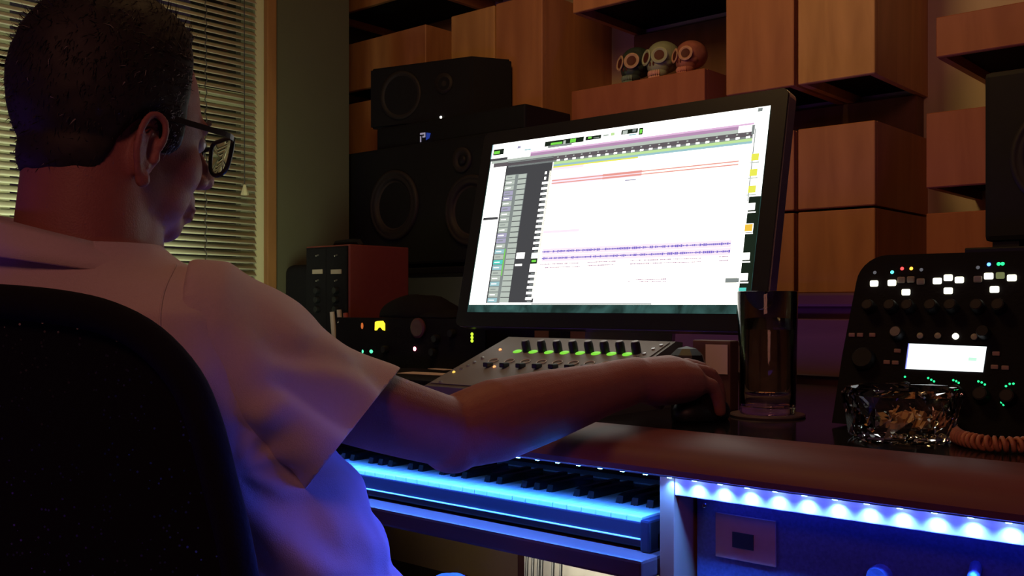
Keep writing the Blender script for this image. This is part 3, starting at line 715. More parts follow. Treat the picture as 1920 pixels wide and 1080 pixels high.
# coiled cord
cc = thing('coiled_cable', at_z(1880, 830, -.16), 'orange-brown coiled cord lying on the desk at the right edge', 'cable')
def zp(px, py, h=.008): p = at_z(px, py, -.16); return Vector((p.x, p.y, -.16+h))
def spline(ps, n=12):
    out = []; ps = [Vector(p) for p in ps]; q = [ps[0]]+ps+[ps[-1]]
    for i in range(1, len(q)-2):
        for k in range(n):
            t = k/n; a, b_, c, d = q[i-1], q[i], q[i+1], q[i+2]
            out.append(.5*((2*b_)+(-a+c)*t+(2*a-5*b_+4*c-d)*t*t+(-a+3*b_-3*c+d)*t**3))
    out.append(ps[-1]); return out
path = spline([zp(1783, 822), zp(1800, 836), zp(1840, 846), zp(1885, 850), zp(1935, 850), zp(1990, 842)], 60)
hel = []; dist = 0; prevp = path[0]
for i, p in enumerate(path):
    dist += (p-prevp).length; 
    t = (path[min(i+1, len(path)-1)]-path[max(i-1, 0)]).normalized(); s_ = Vector((-t.y, t.x, 0)); a = dist/.0075*2*math.pi
    hel.append((p, s_, dist)); prevp = p
pts = []
tot = hel[-1][2]; n = int(tot/.0075*14)
j = 0
for k in range(n):
    d_ = tot*k/n
    while j < len(hel)-2 and hel[j+1][2] < d_: j += 1
    f = (d_-hel[j][2])/max(1e-6, hel[j+1][2]-hel[j][2]); p = hel[j][0].lerp(hel[j+1][0], f); s_ = hel[j][1]
    a = k/14*2*math.pi
    pts.append(p+s_*(.0068*math.cos(a))+Vector((0, 0, .0068*math.sin(a)+.0015)))
obj('coil', MB().tube(pts, .0026, n=6), 'cable', cc, smooth='all')
obj('straight_lead', MB().tube(spline([zp(1783, 822), zp(1790, 808, .010), zp(1820, 798, .012), zp(1870, 794, .012), zp(1935, 796, .012), zp(2000, 800, .008)], 10), .0062, n=12), 'cable', cc, smooth='all')

# ------------------------------------------------------------------ amplifier head (buttons, lcd)
KP = Vector((0, 1.270, -.16)); KT = Vector((0, .38, 1)).normalized(); KN = Vector((0, -KT.z, KT.y))
def onk(px, py, off=0.): return hit(px, py, KP+KN*off, KN)
kmp = thing('guitar_amplifier_head', (-.35, 1.37, -.16), 'black tabletop amplifier head covered in lit buttons with a small white display', 'amplifier')
xl, xr, hgt, rad = -.548, -.155, .243, .038
def kp(x, h, off=0.): return KP+Vector((x, 0, 0))+KT*h+KN*off
pts = []
for (cx, ch, a0) in ((xr-rad, hgt-rad, 0), (xl+rad, hgt-rad, 90)):
    for k in range(8): a = R_(a0+k*90/7); pts.append((cx+rad*math.cos(a), ch+rad*math.sin(a)))
pts += [(xl-.004, .10), (xl-.004, .004), (xr+.004, .004), (xr+.004, .10)]
b = MB(); b.prism([kp(x, h) for x, h in pts], Vector((0, .13, 0)))
for v in b.bm.verts: v.co.z = max(v.co.z, -.16)
bmesh.ops.bevel(b.bm, geom=[e for e in b.bm.edges if len(e.link_faces) == 2 and abs(e.calc_face_angle(0)) > 1.0], offset=.006, segments=2, affect='EDGES')
obj('case', b, 'matte', kmp)
litb = emis('button_lit_warm_white', (1, .98, .75), 2.2)
bsp = [(237, 310, 1), (437, 303, 1), (595, 408, 1), (947, 282, 1), (1070, 245, 1), (1195, 270, 1), (1070, 392, 1), (1525, 227, 1), (1785, 247, 1), (1590, 377, 1), (542, 270, 0), (650, 265, 0), (760, 288, 0), (1402, 262, 0), (1655, 220, 2)]
dimb = emis('button_dim_green', (.45, .50, .20), .35)
for cx, cy, lit in bsp:
    p = onk(1600+cx/6, 480+cy/6, 0)
    sx = .0052 if lit != 1 else .0056
    b = MB(); b.box(p.x-sx, p.x+sx, p.y-.003, p.y+.001, p.z-.0042, p.z+.0042, bev=.002)
    obj('button', b, {1: litb, 0: 'btn', 2: dimb}[lit], kmp, label='lit white square button' if lit == 1 else None)
ledc = dict(w=emis('led_dim_white', (.4, .4, .45), .25), c=emis('led_cyan', (.1, .9, .8), 2.2), r=emis('led_red', (1, .06, .06), 2.2), o=emis('led_orange', (1, .45, .05), 2.2), b=emis('led_blue', (.08, .25, 1), 4), g=emis('led_green', (.02, .85, .25), 1.8))
for cx, cy, k in ((242, 187, 'w'), (437, 183, 'c'), (549, 143, 'r'), (652, 142, 'o'), (765, 155, 'w'), (1402, 130, 'w'), (1525, 95, 'b'), (1635, 90, 'g'), (1680, 88, 'g')):
    p = onk(1600+cx/6, 480+cy/6, 0); obj('indicator_light', MB().ball(p, .0024, n=10, m=6), ledc[k], kmp)
for i, px in enumerate((1633, 1674, 1707, 1750, 1787, 1836, 1876)):
    knob(kmp, onk(px, 578, 0), KN, .0085, .015, 'satin', 'knob', 'ring')
for px, py in ((1597.6, 628), (1613, 628), (1636, 628), (1683, 657.6), (1663, 679), (1679, 680), (1868, 663), (1865, 688), (1885, 689.5)):
    p = onk(px, py, 0); obj('small_button', MB().box(p.x-.0042, p.x+.0042, p.y-.002, p.y+.001, p.z-.0026, p.z+.0026, bev=.001), mat('button_brownish', (.40, .26, .22), .5, noise_amt=.05) if (px, py) == (1597.6, 628) else bpy.data.materials['button_brownish'], kmp)
for px, py, k in ((1725.5, 630, 0), (1758.6, 630, 0), (1792, 631, 1), (1827, 632, 0)):
    obj('soft_button', MB().lathe([(.004, 0), (.004, .002), (0, .003)], onk(px, py, 0), KN, n=14), litb if k else 'btn', kmp)
knob(kmp, onk(1685, 628, 0), KN, .009, .014, 'satin', 'knob', 'grey'); knob(kmp, onk(1847, 627, 0), KN, .008, .014, 'satin', 'knob')
knob(kmp, onk(1622, 675, 0), KN, .015, .012, 'satin', 'large_knob')
q = [onk(1697, 691.5, .001), onk(1843, 698, .001), onk(1850, 650, .001), onk(1703, 644, .001)]
b = MB(); b.prism([q[0]+KN*-.003+Vector((-.006, 0, -.004)), q[1]+KN*-.003+Vector((.006, 0, -.004)), q[2]+KN*-.003+Vector((.006, 0, .002)), q[3]+KN*-.003+Vector((-.006, 0, .002))], KN*.0015)
lf = obj('display_frame', b, 'gloss', kmp)
b = MB(); b.quad(*q, 0)
def lerpq(u, v): return q[0].lerp(q[1], u).lerp(q[3].lerp(q[2], u), v)+KN*.0003
b.quad(lerpq(0, 0), lerpq(.015, 0), lerpq(.015, 1), lerpq(0, 1), 1)
b.quad(lerpq(.80, .42), lerpq(.90, .42), lerpq(.90, .55), lerpq(.80, .55), 2)
obj('display', b, [em('lcd_white', (.95, 1, 1), 1.4), em('lcd_blue_edge', (.25, .28, .9), 1), em('lcd_mint', (.6, .95, .75), 1.05)], kmp, label='bright white display')
for grp in (((403, 634),), ((515, 640), (530, 648), (543, 656)), ((636, 650), (650, 655), (662, 663)), ((757, 656), (773, 661), (788, 671)), ((890, 679), (908, 668), (926, 667)), ((868, 757), (878, 769))):
    for cx, cy in grp: obj('green_led', MB().ball(onk(1540+cx/2.571, 460+cy/2.571, 0), .0014, n=8, m=6), ledc['g'], kmp)
for px, py in ((1702, 733), (1748, 737), (1795, 740), (1843, 744), (1893, 748)): knob(kmp, onk(px, py, 0), KN, .0095, .015, 'satin', 'knob', 'ring')

# ------------------------------------------------------------------ left side gear
r4 = rack('rack_compressor', -1.865, -1.385, 1.50, -.158, -.03, 'dark rack unit with a glowing yellow meter and green lights, left of the monitor', 'matte', depth=.18)
def led4(px, py, r, m, nm='indicator_light', sx=1., lab=None):
    p = at_y(px, py, 1.499); obj(nm, MB().ball(p, (r*sx, .0015, r), n=14, m=8), m, r4, label=lab)
yv = emis('vu_meter_glow', (1, .75, .02), 2.2)
p = at_y(712, 611, 1.4985)
b = MB(); rx, rz = .017, .0105
poly = [(-rx, -rz), (-rx*.95, rz*.8), (-rx*.5, rz), (rx*.6, rz*1.1), (rx, rz*.5), (rx, -rz), (rx*.55, -rz*.85), (rx*.2, -rz*.35), (-rx*.25, -rz*.35), (-rx*.6, -rz*.95)]
b.prism([(p.x+a_, p.y, p.z+c_) for a_, c_ in poly], (0, .001, 0)); obj('meter', b, yv, r4, label='glowing yellow needle meter')
ov = emis('orange_meter_edge', (1, .22, .04), .5)
led4(679, 611, .0075, ov, 'meter_edge', .55)
gg = emis('mint_green_led', (.10, .85, .42), 1.6)
for px, py, s_ in ((680, 659, .6), (680, 674, .6), (696, 659, 1.4), (695, 674, 1.5)): led4(px, py, .0042, gg, 'level_light', s_)
led4(738, 689, .0042, gg); led4(777.5, 654, .0048, emis('red_white_led', (1, .25, .35), 5))
yl = emis('yellow_green_led', (.60, .95, .04), 1.3)
for dy in (0, 6.3, 12.6): led4(885, 626.5+dy, .0036, yl, 'level_light', 1.1)
p = at_y(785, 615, 1.497); obj('dial', MB().lathe([(.022, 0), (.022, .004), (.018, .006), (0, .006)], p, (0, -1, 0), n=24), mat('dark_red_dial', (.10, .035, .04), .5, noise_amt=.1), r4)
for px, py in ((820, 635), (850, 625), (815, 660), (725, 655)): knob(r4, at_y(px, py, 1.499), (0, -1, 0), .009, .012, 'satin', 'knob')
lb = thing('module_rack', (-2.02, 1.7, -.16), 'tall red-sided rack of audio modules at the left, beside the olive wall', 'module rack')
obj('case', MB().box(-2.113, -1.937, 1.602, 1.80, -.16, .150, bev=.003), 'redbox', lb)
obj('front_panel', MB().box(-2.107, -1.943, 1.598, 1.604, -.155, .146, bev=.001), 'matte', lb)
obj('carry_handle', MB().tube([(-2.07, 1.66, .149), (-2.06, 1.66, .160), (-2.0, 1.66, .162), (-1.97, 1.66, .160), (-1.96, 1.66, .149)], .007, n=8), 'satin', lb)
for ix, px in enumerate((597, 632)):
    md_ = obj('module', MB().box(-2.104+ix*.0825, -2.104+ix*.0825+.079, 1.5965, 1.599, -.152, .143, bev=.0006), 'matte', lb)
    for py in (478, 525):
        q_ = at_y(px, py, 1.5965); obj('switch', MB().cyl(q_, q_+Vector((0, -.008, -.003)), .0022, .0018, n=8), 'silver', md_)
    q_ = at_y(px, 509, 1.5965); obj('meter_window', MB().box(q_.x-.022, q_.x+.018, 1.594, 1.597, q_.z-.006, q_.z+.005), mat('meter_face', (.35, .28, .22), .4, noise_amt=.15) if ix == 0 else bpy.data.materials['meter_face'], md_)
    for py in (545, 562, 580): knob(md_, at_y(px, py, 1.5965), (0, -1, 0), .009, .011, 'satin', 'knob')
for px, py, c in ((625, 600, (.50, .42, .34)), (638, 596, (.45, .38, .30)), (650, 602, (.40, .08, .05))):
    q_ = at_y(px, py, 1.57)
    nm = 'marker_pen'
    obj(nm, MB().cyl((q_.x+.006, 1.57, -.10), (q_.x-.002, 1.568, q_.z+.02), .0065, .006, n=10), mat('pen_'+str(px), c, .5, noise_amt=.1), label={625: 'pale pen standing in front of the module rack, leftmost of three', 638: 'pale pen standing in front of the module rack, between two others', 650: 'dark red pen beside the two pale pens'}[px], cat='pen', group='pens in front of the module rack')
obj('pen_cup', MB().lathe([(0, 0), (.032, 0), (.034, .055), (.031, .055), (.029, .004), (0, .004)], (at_y(638, 640, 1.57).x, 1.57, -.16), n=24), 'satin', label='black pen cup in front of the module rack', cat='cup', smooth=True)
# padded case left of it
b = MB(); b.box(-2.268, -2.135, 1.64, 1.82, -.16, .108, bev=.03, seg=5); 
pcs = obj('padded_case', b, 'matte', label='black padded case with stitched edge between the olive wall and the module rack', cat='case', smooth=True)
b = MB()
for k in range(26):
    z_ = -.12+k*.0078; b.ball((-2.268, 1.66, z_), (.0016, .002, .0026), n=6, m=4)
obj('stitching', b, mat('pale_stitching', (.6, .58, .45), .7, noise_amt=.05), pcs)
# soft cap / cloth on rack
b = MB(); b.ball((-1.66, 1.58, -.03), (.115, .075, .055), n=32, m=18)
b.ball((-1.555, 1.55, -.03), (.07, .045, .018), n=24, m=10)
for v in b.bm.verts:
    v.co += Vector((1, 1, 1))*(.006*noise.noise(v.co*25)); v.co.z = max(v.co.z, -.0295)
obj('baseball_cap', b, 'matte', label='black cloth cap lying on top of the rack left of the monitor', cat='cap', smooth='all')
# papers near rack
for (px, py, w_, d_, a_, lab) in ((800, 699, .11, .05, 8, 'pale paper slip lying on the desk left of the mixer'), (828, 691, .06, .03, -10, 'small torn paper lying behind the paper slip')):
    p = at_z(px, py, -.135)
    obj('paper_slip', MB().box(p.x-w_/2, p.x+w_/2, p.y-d_/2, p.y+d_/2, -.1368, -.136, rot=Matrix.Rotation(R_(a_), 4, 'Z')), 'paper', label=lab, cat='paper')
obj('magazine', MB().box(-1.60, -1.22, 1.25, 1.485, -.1598, -.137, bev=.002), 'matte', label='black folder lying on the desk left of the mixer', cat='folder')

# ------------------------------------------------------------------ under the desk
obj('pale_box', MB().box(-1.59, -1.20, 1.86, 1.90, -.96, -.36, bev=.004), 'outlet', label='pale panel standing behind the hanging cables under the desk', cat='panel')
rr = random.Random(11)
light('under_desk_lamp', 'AREA', (-1.40, 1.60, -.62), .55, (1.0, .93, .72), (-1.42, 1.86, -.5), size=.12).data.spread = R_(120)
for i, (px, top) in enumerate(((988, .0), (999, .01), (1010, .0), (1016, .01), (1037, .0), (1052, .02))):
    p = at_y(px, 1060, 1.75); q_ = at_y(px-3, 1100, 1.75)
    pts = spline([(p.x+.015, 1.75, -.30), (p.x, 1.75, p.z), (q_.x, 1.75, q_.z), (q_.x-.02, 1.72, -.80), (q_.x-.05, 1.68, -.95)], 8)
    obj('hanging_cable', MB().tube(pts, .0035, n=8), 'black', label='black cable hanging in front of the pale panel under the desk', cat='cable', group='cables hanging under the desk', smooth='all')

# ------------------------------------------------------------------ the man in his chair
def remesh(mb, voxel, smooth=4, fac=.5):
    me = bpy.data.meshes.new('tmp'); bmesh.ops.recalc_face_normals(mb.bm, faces=mb.bm.faces); mb.bm.to_mesh(me); mb.bm.free()
    o = bpy.data.objects.new('tmp', me); col.objects.link(o)
    m = o.modifiers.new('r', 'REMESH'); m.mode = 'VOXEL'; m.voxel_size = voxel; m.adaptivity = 0
    s_ = o.modifiers.new('s', 'SMOOTH'); s_.iterations = smooth; s_.factor = fac
    dg = bpy.context.evaluated_depsgraph_get(); dg.update()
    me2 = bpy.data.meshes.new_from_object(o.evaluated_get(dg))
    bpy.data.objects.remove(o); bpy.data.meshes.remove(me)
    r = MB(); r.bm.from_mesh(me2); bpy.data.meshes.remove(me2); return r
# head frame: x to the man's right, y forward, z up
HO = Vector(C(-.4226, 1.08, .1878))
HY = R_(50); hd = Vector((math.cos(HY)*RX+math.sin(HY)*FX, math.cos(HY)*RY+math.sin(HY)*FY, 0)).normalized()
hr = Vector((hd.y, -hd.x, 0)); PIT = R_(-7)
hf = hd*math.cos(PIT)+Vector((0, 0, math.sin(PIT))); hu = hr.cross(hf)
HM = Matrix((hr, hf, hu)).transposed(); HM4 = HM.to_4x4(); HS = .95; HZ = 1.04
def H(x, y, z): return HO+HM @ Vector((x*HS, y*HS, z*HZ))
man = thing('person', C(-.38, 1.03, -.90), 'seated man from behind, dark greying hair, pale polo shirt, right hand on the mouse', 'person')
b = MB()
def hb(x, y, z, rx, ry, rz, rot=None):
    m = HM4 if rot is None else HM4 @ rot
    b.ball(H(x, y, z), (rx*HS, ry*HS, rz*HZ), m, n=32, m=20)
hb(0, -.012, .032, .077, .099, .092); hb(0, .012, .012, .071, .080, .080)
hb(0, .034, -.030, .062, .058, .072); hb(0, .026, -.060, .058, .058, .046); hb(0, .066, -.090, .024, .022, .018)
hb(0, .030, -.078, .050, .050, .028)
for s_ in (-1, 1):
    hb(s_*.034, .052, -.032, .030, .032, .034); hb(s_*.046, .004, -.056, .018, .040, .040); hb(s_*.026, .078, .017, .026, .014, .009)
    hb(s_*.011, .098, -.036, .010, .012, .009); hb(s_*.033, .036, -.060, .028, .038, .036)
b.cyl(H(0, .086, .010), H(0, .113, -.030), .007*HS, .0125*HS, n=16); b.ball(H(0, .113, -.030), .0125*HS)
hb(0, .090, -.068, .022, .011, .0055); hb(0, .088, -.077, .020, .011, .0065); hb(0, .085, -.058, .024, .012, .012)
# ears
for s_ in (-1, 1):
    er = Matrix.Rotation(R_(-8), 4, 'X') @ Matrix.Rotation(R_(s_*-12), 4, 'Z')
    ec = Vector((s_*.078, -.008, -.030))
    def EP(y, z, out=0.):
        v = (er.to_3x3() @ Vector((s_*out, y*.85, z*1.02))); return H(*(ec+v))
    b.ball(EP(-.002, -.002, -.003), (.006, .016*HS, .030*HS), HM4 @ er, n=20, m=14)
    # helix rim: front top -> top -> back -> lobe
    loop = [EP(.012, .004, .004), EP(.0145, .018, .008), EP(.010, .029, .010), EP(0, .034, .011), EP(-.010, .031, .013), EP(-.0165, .020, .015), EP(-.0185, .006, .016), EP(-.0165, -.008, .014), EP(-.011, -.020, .011), EP(-.005, -.029, .007)]
    b.tube(spline(loop, 4), .0042, n=10)
    b.tube(spline([EP(-.002, .020, .006), EP(-.0075, .010, .010), EP(-.0075, -.004, .010), EP(-.002, -.014, .007), EP(.006, -.016, .006)], 4), .0032, n=8)
    b.ball(EP(.001, -.030, .005), (.0055, .0085, .0095), HM4 @ er, n=12, m=8)
    b.ball(EP(.012, -.006, .004), (.004, .004, .007), HM4 @ er, n=10, m=8)
# neck, shoulders, torso
BD = (.35, .94)                                            # chest direction in camera terms
BDn = math.hypot(*BD); bdx, bdd = BD[0]/BDn, BD[1]/BDn; ldx, ldd = bdd, -bdx
def sec(X, D, Z, a, c, n=28, p=2.3, tilt=0.):
    out = []
    for k in range(n):
        t = 2*math.pi*k/n; ct, st = math.cos(t), math.sin(t)
        u = a*math.copysign(abs(ct)**(2/p), ct); v = c*math.copysign(abs(st)**(2/p), st)
        out.append(C(X+u*ldx+v*bdx, D+u*ldd+v*bdd, Z+tilt*v))
    return out
b.cyl(H(0, -.034, .0), C(-.450, 1.045, .03), .062, .070, n=28); b.cyl(C(-.450, 1.045, .035), C(-.450, 1.045, -.02), .070, .085, n=28)
b.cyl(H(0, .000, -.060), C(-.430, 1.06, .00), .048, .062, n=28)
def torso(mb, g=0.):
    S_ = [(-.45, 1.045, .072-g*.2, .066, .066, 2), (-.445, 1.04, .045, .10, .078, 2), (-.44, 1.03, .020, .155, .088, 2.2), (-.432, 1.02, -.010, .185, .102, 2.3), (-.422, 1.02, -.06, .192, .115, 2.3), (-.405, 1.03, -.12, .190, .122, 2.3),
          (-.362, 1.075, -.19, .196, .122, 2.2), (-.338, 1.085, -.26, .205, .134, 2.1), (-.315, 1.09, -.33, .210, .140, 2.1), (-.31, 1.09, -.42, .207, .145, 2.1), (-.30, 1.07, -.48, .19, .14, 2.1)]
    mb.loft([sec(X, D, Z, a+g, c+g, p=p) for X, D, Z, a, c, p in S_][::-1])
torso(b, -.012)
SH = pxD(398, 668, 1.00); EL = pxD(848, 812, 1.165); WR = pxD(1192, 712, 1.315)
def limb(mb, ps, rs, n=24):
    mb.tube(spline(ps, 6), [r for r in interp(rs, 6)], n=n); mb.ball(ps[0], rs[0]); mb.ball(ps[-1], rs[-1])
def interp(rs, n):
    out = []
    for i in range(len(rs)-1):
        for k in range(n): out.append(rs[i]+(rs[i+1]-rs[i])*(k/n))
    out.append(rs[-1]); return out
limb(b, [SH, SH.lerp(EL, .35), SH.lerp(EL, .7)+Vector((0, 0, -.002)), EL], [.052, .048, .044, .040])
b.ball(EL+Vector((0, 0, -.006)), .041)
limb(b, [EL, EL.lerp(WR, .22)+Vector((0, 0, .000)), EL.lerp(WR, .5)+Vector((0, 0, .000)), EL.lerp(WR, .8), WR], [.042, .050, .044, .034, .030])
# hand on the mouse: f forward, s towards the little finger (camera side), u up
hfv = (C(.262, 1.385, -.100)-WR); 
hfv.z = -.006; hfv.normalize(); hs_ = hfv.cross(Vector((0, 0, 1))).normalized(); hu_ = hs_.cross(hfv)
def HP(f, s, u): return WR+hfv*f+hs_*s+hu_*u
def oval(mb, ps, ws, hs2, n=20):
    rings = []
    for (f, s, u), w_, h_ in zip(ps, ws, hs2):
        c = HP(f, s, u); rings.append([c+hs_*(w_*math.cos(2*math.pi*k/n))+hu_*(h_*math.sin(2*math.pi*k/n)) for k in range(n)])
    mb.loft(rings)
oval(b, [(-.02, 0, .0), (.0, 0, -.001), (.03, .0, -.002), (.06, 0, .000), (.085, 0, -.001), (.100, 0, -.004)], [.030, .032, .038, .043, .044, .038], [.026, .028, .033, .034, .030, .020])
FG = [(-.030, .096, .013, .0105, .80), (-.010, .102, .016, .0110, .86), (.011, .098, .010, .0108, .80), (.031, .084, -.004, .0102, .66)]
for s_, f_, u_, r_, L in FG:
    pts = [HP(f_-.02, s_*.9, u_), HP(f_, s_, u_+.002), HP(f_+.034*L, s_*1.08, u_-.002), HP(f_+.054*L, s_*1.10, u_-.018), HP(f_+.062*L, s_*1.10, u_-.036)]
    b.tube(spline(pts, 4), interp([r_, r_*1.08, r_*.98, r_*.9, r_*.8], 4), n=14); b.ball(pts[-1], r_*.8); b.ball(pts[1], r_*1.15)
    b.ball(pts[2], r_*1.04)
tp = [HP(.015, -.020, -.004), HP(.045, -.042, -.012), HP(.072, -.050, -.024), HP(.092, -.050, -.036)]
b.tube(spline(tp, 4), interp([.014, .0125, .011, .009], 4), n=14); b.ball(tp[-1], .009)
# other arm resting, out of frame, and the legs
S2 = C(-.60, 1.09, -.03); E2 = C(-.66, 1.20, -.26); W2 = C(-.50, 1.38, -.30)
limb(b, [S2, S2.lerp(E2, .5), E2], [.055, .048, .042]); limb(b, [E2, E2.lerp(W2, .4), W2], [.042, .043, .028])
b.ball(W2+Vector((.02, .05, 0)), (.035, .055, .018))
KN1 = C(-.080, 1.34, -.428); KN2 = C(-.30, 1.44, -.428); HP1 = C(-.25, 1.05, -.47); HP2 = C(-.42, 1.10, -.47)
AN1 = C(-.05, 1.38, -.88); AN2 = C(-.28, 1.50, -.88)
for hp, kn, an in ((HP1, KN1, AN1), (HP2, KN2, AN2)):
    limb(b, [hp, hp.lerp(kn, .5), kn], [.075, .066, .052]); limb(b, [kn, kn.lerp(an, .4), an], [.050, .048, .032])
body = remesh(b, .0030, 3, .5)
HI = HM.inverted()
def hloc(p): q = HI @ (p-HO); return Vector((q.x/HS, q.y/HS, q.z/HZ))
face = []
for v in body.bm.verts:
    q = hloc(v.co)
    if abs(q.x) < .070 and q.z > -.20 and q.z < .12 and q.length < .24:
        if not (q.y > .092 and abs(q.x) < .024): face.append(v)
for _ in range(14): bmesh.ops.smooth_vert(body.bm, verts=face, factor=.5, use_axis_x=True, use_axis_y=True, use_axis_z=True)
bd = obj('body', body, 'skin', man, smooth='all')

# eyes
for s_ in (-1, 1): obj('eye', MB().ball(H(s_*.030, .0775, .001), .0115, n=16, m=12), 'eye', man, smooth='all')

# hair: thin shell over the skull, fading out at the hairline, plus short locks
C0 = Vector((0, -.010, .020))
ELL = [(Vector((0, -.012, .032)), Vector((.077, .099, .092))), (Vector((0, .012, .012)), Vector((.071, .080, .080))), (Vector((0, -.026, -.035)), Vector((.064, .068, .060)))]
def rbase(d):
    best = .0
    for c, r in ELL:
        o = C0-c; A = sum((d[i]/r[i])**2 for i in range(3)); B = 2*sum(d[i]*o[i]/r[i]**2 for i in range(3)); Cc = sum((o[i]/r[i])**2 for i in range(3))-1
        q = B*B-4*A*Cc
        if q > 0: best = max(best, (-B+math.sqrt(q))/(2*A))
    return best
def ss_(a, b_, x): t = max(0, min(1, (x-a)/(b_-a))); return t*t*(3-2*t)
def hmask(p):
    x, y, z = p; ax = abs(x)
    # front hairline recedes at the temples
    front = .034+.024*ss_(.075, .115, z)
    if z < .045: front = .034-(.045-z)*.05
    m = 1-ss_(front-.006, front+.008, y)
    low = (-.066+.006*noise.noise(Vector((x*60, y*60, 3)))) + (.070*ss_(-.060, -.014, y) if y > -.060 else 0)
    if y > -.012: low = .004-.030*ss_(.000, .020, y)
    m *= ss_(low-.012, low+.016, z)
    return m
def hthick(p, m):
    n_ = noise.noise(Vector(p)*38)*.5+noise.noise(Vector(p)*95)*.25
    t = .0125+.007*ss_(.02, .12, p[2])+.003*ss_(-.02, -.09, p[1])-.006*ss_(-.03, -.07, p[2])
    t -= .0055*ss_(.02, .06, p[1])*(1-ss_(.06, .10, p[2]))
    return -.008+(t+.008)*m+.0042*n_*m
b = MB(); NU, NV = 150, 90; grid = []
for j in range(NV+1):
    ph = math.pi*j/NV; row = []
    for i in range(NU if 0 < j < NV else 1):
        th = 2*math.pi*i/NU; d = Vector((math.sin(ph)*math.cos(th), math.sin(ph)*math.sin(th), math.cos(ph)))
        p = C0+d*rbase(d); m = hmask(p); q = p+d*hthick(p, m); row.append(b.bm.verts.new(H(*q)))
    grid.append(row)
for j in range(NV):
    for i in range(NU):
        a = grid[j][i % len(grid[j])]; b_ = grid[j][(i+1) % len(grid[j])]; c = grid[j+1][(i+1) % len(grid[j+1])]; d = grid[j+1][i % len(grid[j+1])]
        u = []
        for v in (a, b_, c, d):
            if v not in u: u.append(v)
        if len(u) > 2: b.bm.faces.new(u)
rr = random.Random(21); cnt = 0
while cnt < 7000:
    d = Vector((rr.gauss(0, 1), rr.gauss(0, 1), rr.gauss(0, 1))).normalized(); p = C0+d*rbase(d); m = hmask(p)
    if m < .22: continue
    if not (p.y > .008 and p.z < .075) and rr.random() < .35: continue
    cnt += 1
    root = p+d*(hthick(p, m)-.002)
    back = Vector((d.x*.15, -.55, -.55 if p.z < .06 else .05)); back -= d*back.dot(d)
    fl = (back+Vector((rr.uniform(-.5, .5), rr.uniform(-.4, .4), rr.uniform(-.4, .4)))*.9).normalized()
    L = rr.uniform(.008, .017)*(.55+.45*ss_(.0, .08, p.z)); side = fl.cross(d).normalized()*rr.uniform(.0003, .0006)
    lift = rr.uniform(.04, .28)
    p1 = root+fl*L*.5+d*L*lift; p2 = root+fl*L+d*L*lift*1.1+Vector((rr.uniform(-1, 1), rr.uniform(-1, 1), rr.uniform(-1, 1)))*.002
    grey = 1 if (rr.random() < (.75*ss_(.0, .02, p.y)*ss_(.085, .06, p.z) + .04)) else 0
    v = [b.bm.verts.new(H(*q)) for q in (root-side, root+side, p1+side, p1-side, p2)]
    f = b.bm.faces.new(v[:4]); f.material_index = grey; f = b.bm.faces.new((v[3], v[2], v[4])); f.material_index = grey
obj('hair', b, ['hair', 'hair_grey'], man, smooth='all', label='short dark wavy hair greying at the temple')
# eyebrow
b = MB()
for s_ in (-1, 1):
    for k in range(60):
        x = s_*rr.uniform(.014, .045); c = H(x, .090-.25*abs(x)**1*.35-.004, .020+rr.uniform(-.003, .003)); e = H(x+s_*.006, .090-.30*abs(x)*.35-.002, .023+rr.uniform(-.003, .003))
        b.tube([c, e], .0005, n=4)
obj('eyebrows', b, 'hair_grey', man)

# polo shirt
SN = SH+Vector((0, 0, .012))
m1 = pxD(662, 806, 1.085)                                    # centre of the sleeve opening
sl = (m1-SN).normalized()
hem_u = (pxD(740, 702, 1.085)-pxD(576, 904, 1.06)); hem_n = hem_u.cross(ray(660, 800)).normalized()
if hem_n.dot(sl) < 0: hem_n = -hem_n
hu1 = hem_u.normalized(); hv1 = hem_n.cross(hu1).normalized()
hc = (pxD(740, 702, 1.085)+pxD(576, 904, 1.06))/2
def sring(c, u, v, a, c_, n=28, p=2.0):
    out = []
    for k in range(n):
        t = 2*math.pi*k/n; ct, st = math.cos(t), math.sin(t)
        out.append(c+u*(a*math.copysign(abs(ct)**(2/p), ct))+v*(c_*math.copysign(abs(st)**(2/p), st)))
    return out
rings = []
NSL = 8
top = [(355, 486), (430, 492), (510, 553), (590, 620), (668, 650), (744, 692)]
bot = [(330, 720), (372, 745), (425, 780), (482, 835), (526, 870), (575, 906)]
Ds = [1.0, 1.01, 1.04, 1.07, 1.098, 1.122]; dep = [.066, .074, .080, .080, .078, .074]
armax = (EL-SH).normalized()
for j_, ((tx, ty), (bx, by), D_, w_) in enumerate(zip(top, bot, Ds, dep)):
    t_ = pxD(tx, ty, 1.0+.165*(tx-398)/450); b_ = pxD(bx, by, 1.0+.165*(bx-398)/450-.012-.017*j_)
    c = (t_+b_)/2; u = (t_-b_)/2
    vv = ray((tx+bx)/2, (ty+by)/2).normalized()
    rings.append([c+u*math.cos(2*math.pi*k/32)+vv*w_*math.sin(2*math.pi*k/32) for k in range(32)])
    if j_ == 0: first_c = c
    if j_ == 1: rings_c = c
# one more ring beyond the hem, cut off later
hc0 = c.copy(); ax = u.normalized().cross(vv); ax = ax if ax.dot(sl) > 0 else -ax
rings.append([p_+ax*.03 for p_ in rings[-1]])
b = MB(); b.loft(rings); sleeve = remesh(b, .0042, 8, .5)
E3 = S2.lerp(E2, .75)
b = MB(); torso(b, .004); limb(b, [S2, E3], [.066, .075]); shirt = remesh(b, .0045, 8, .5)
bm = shirt.bm
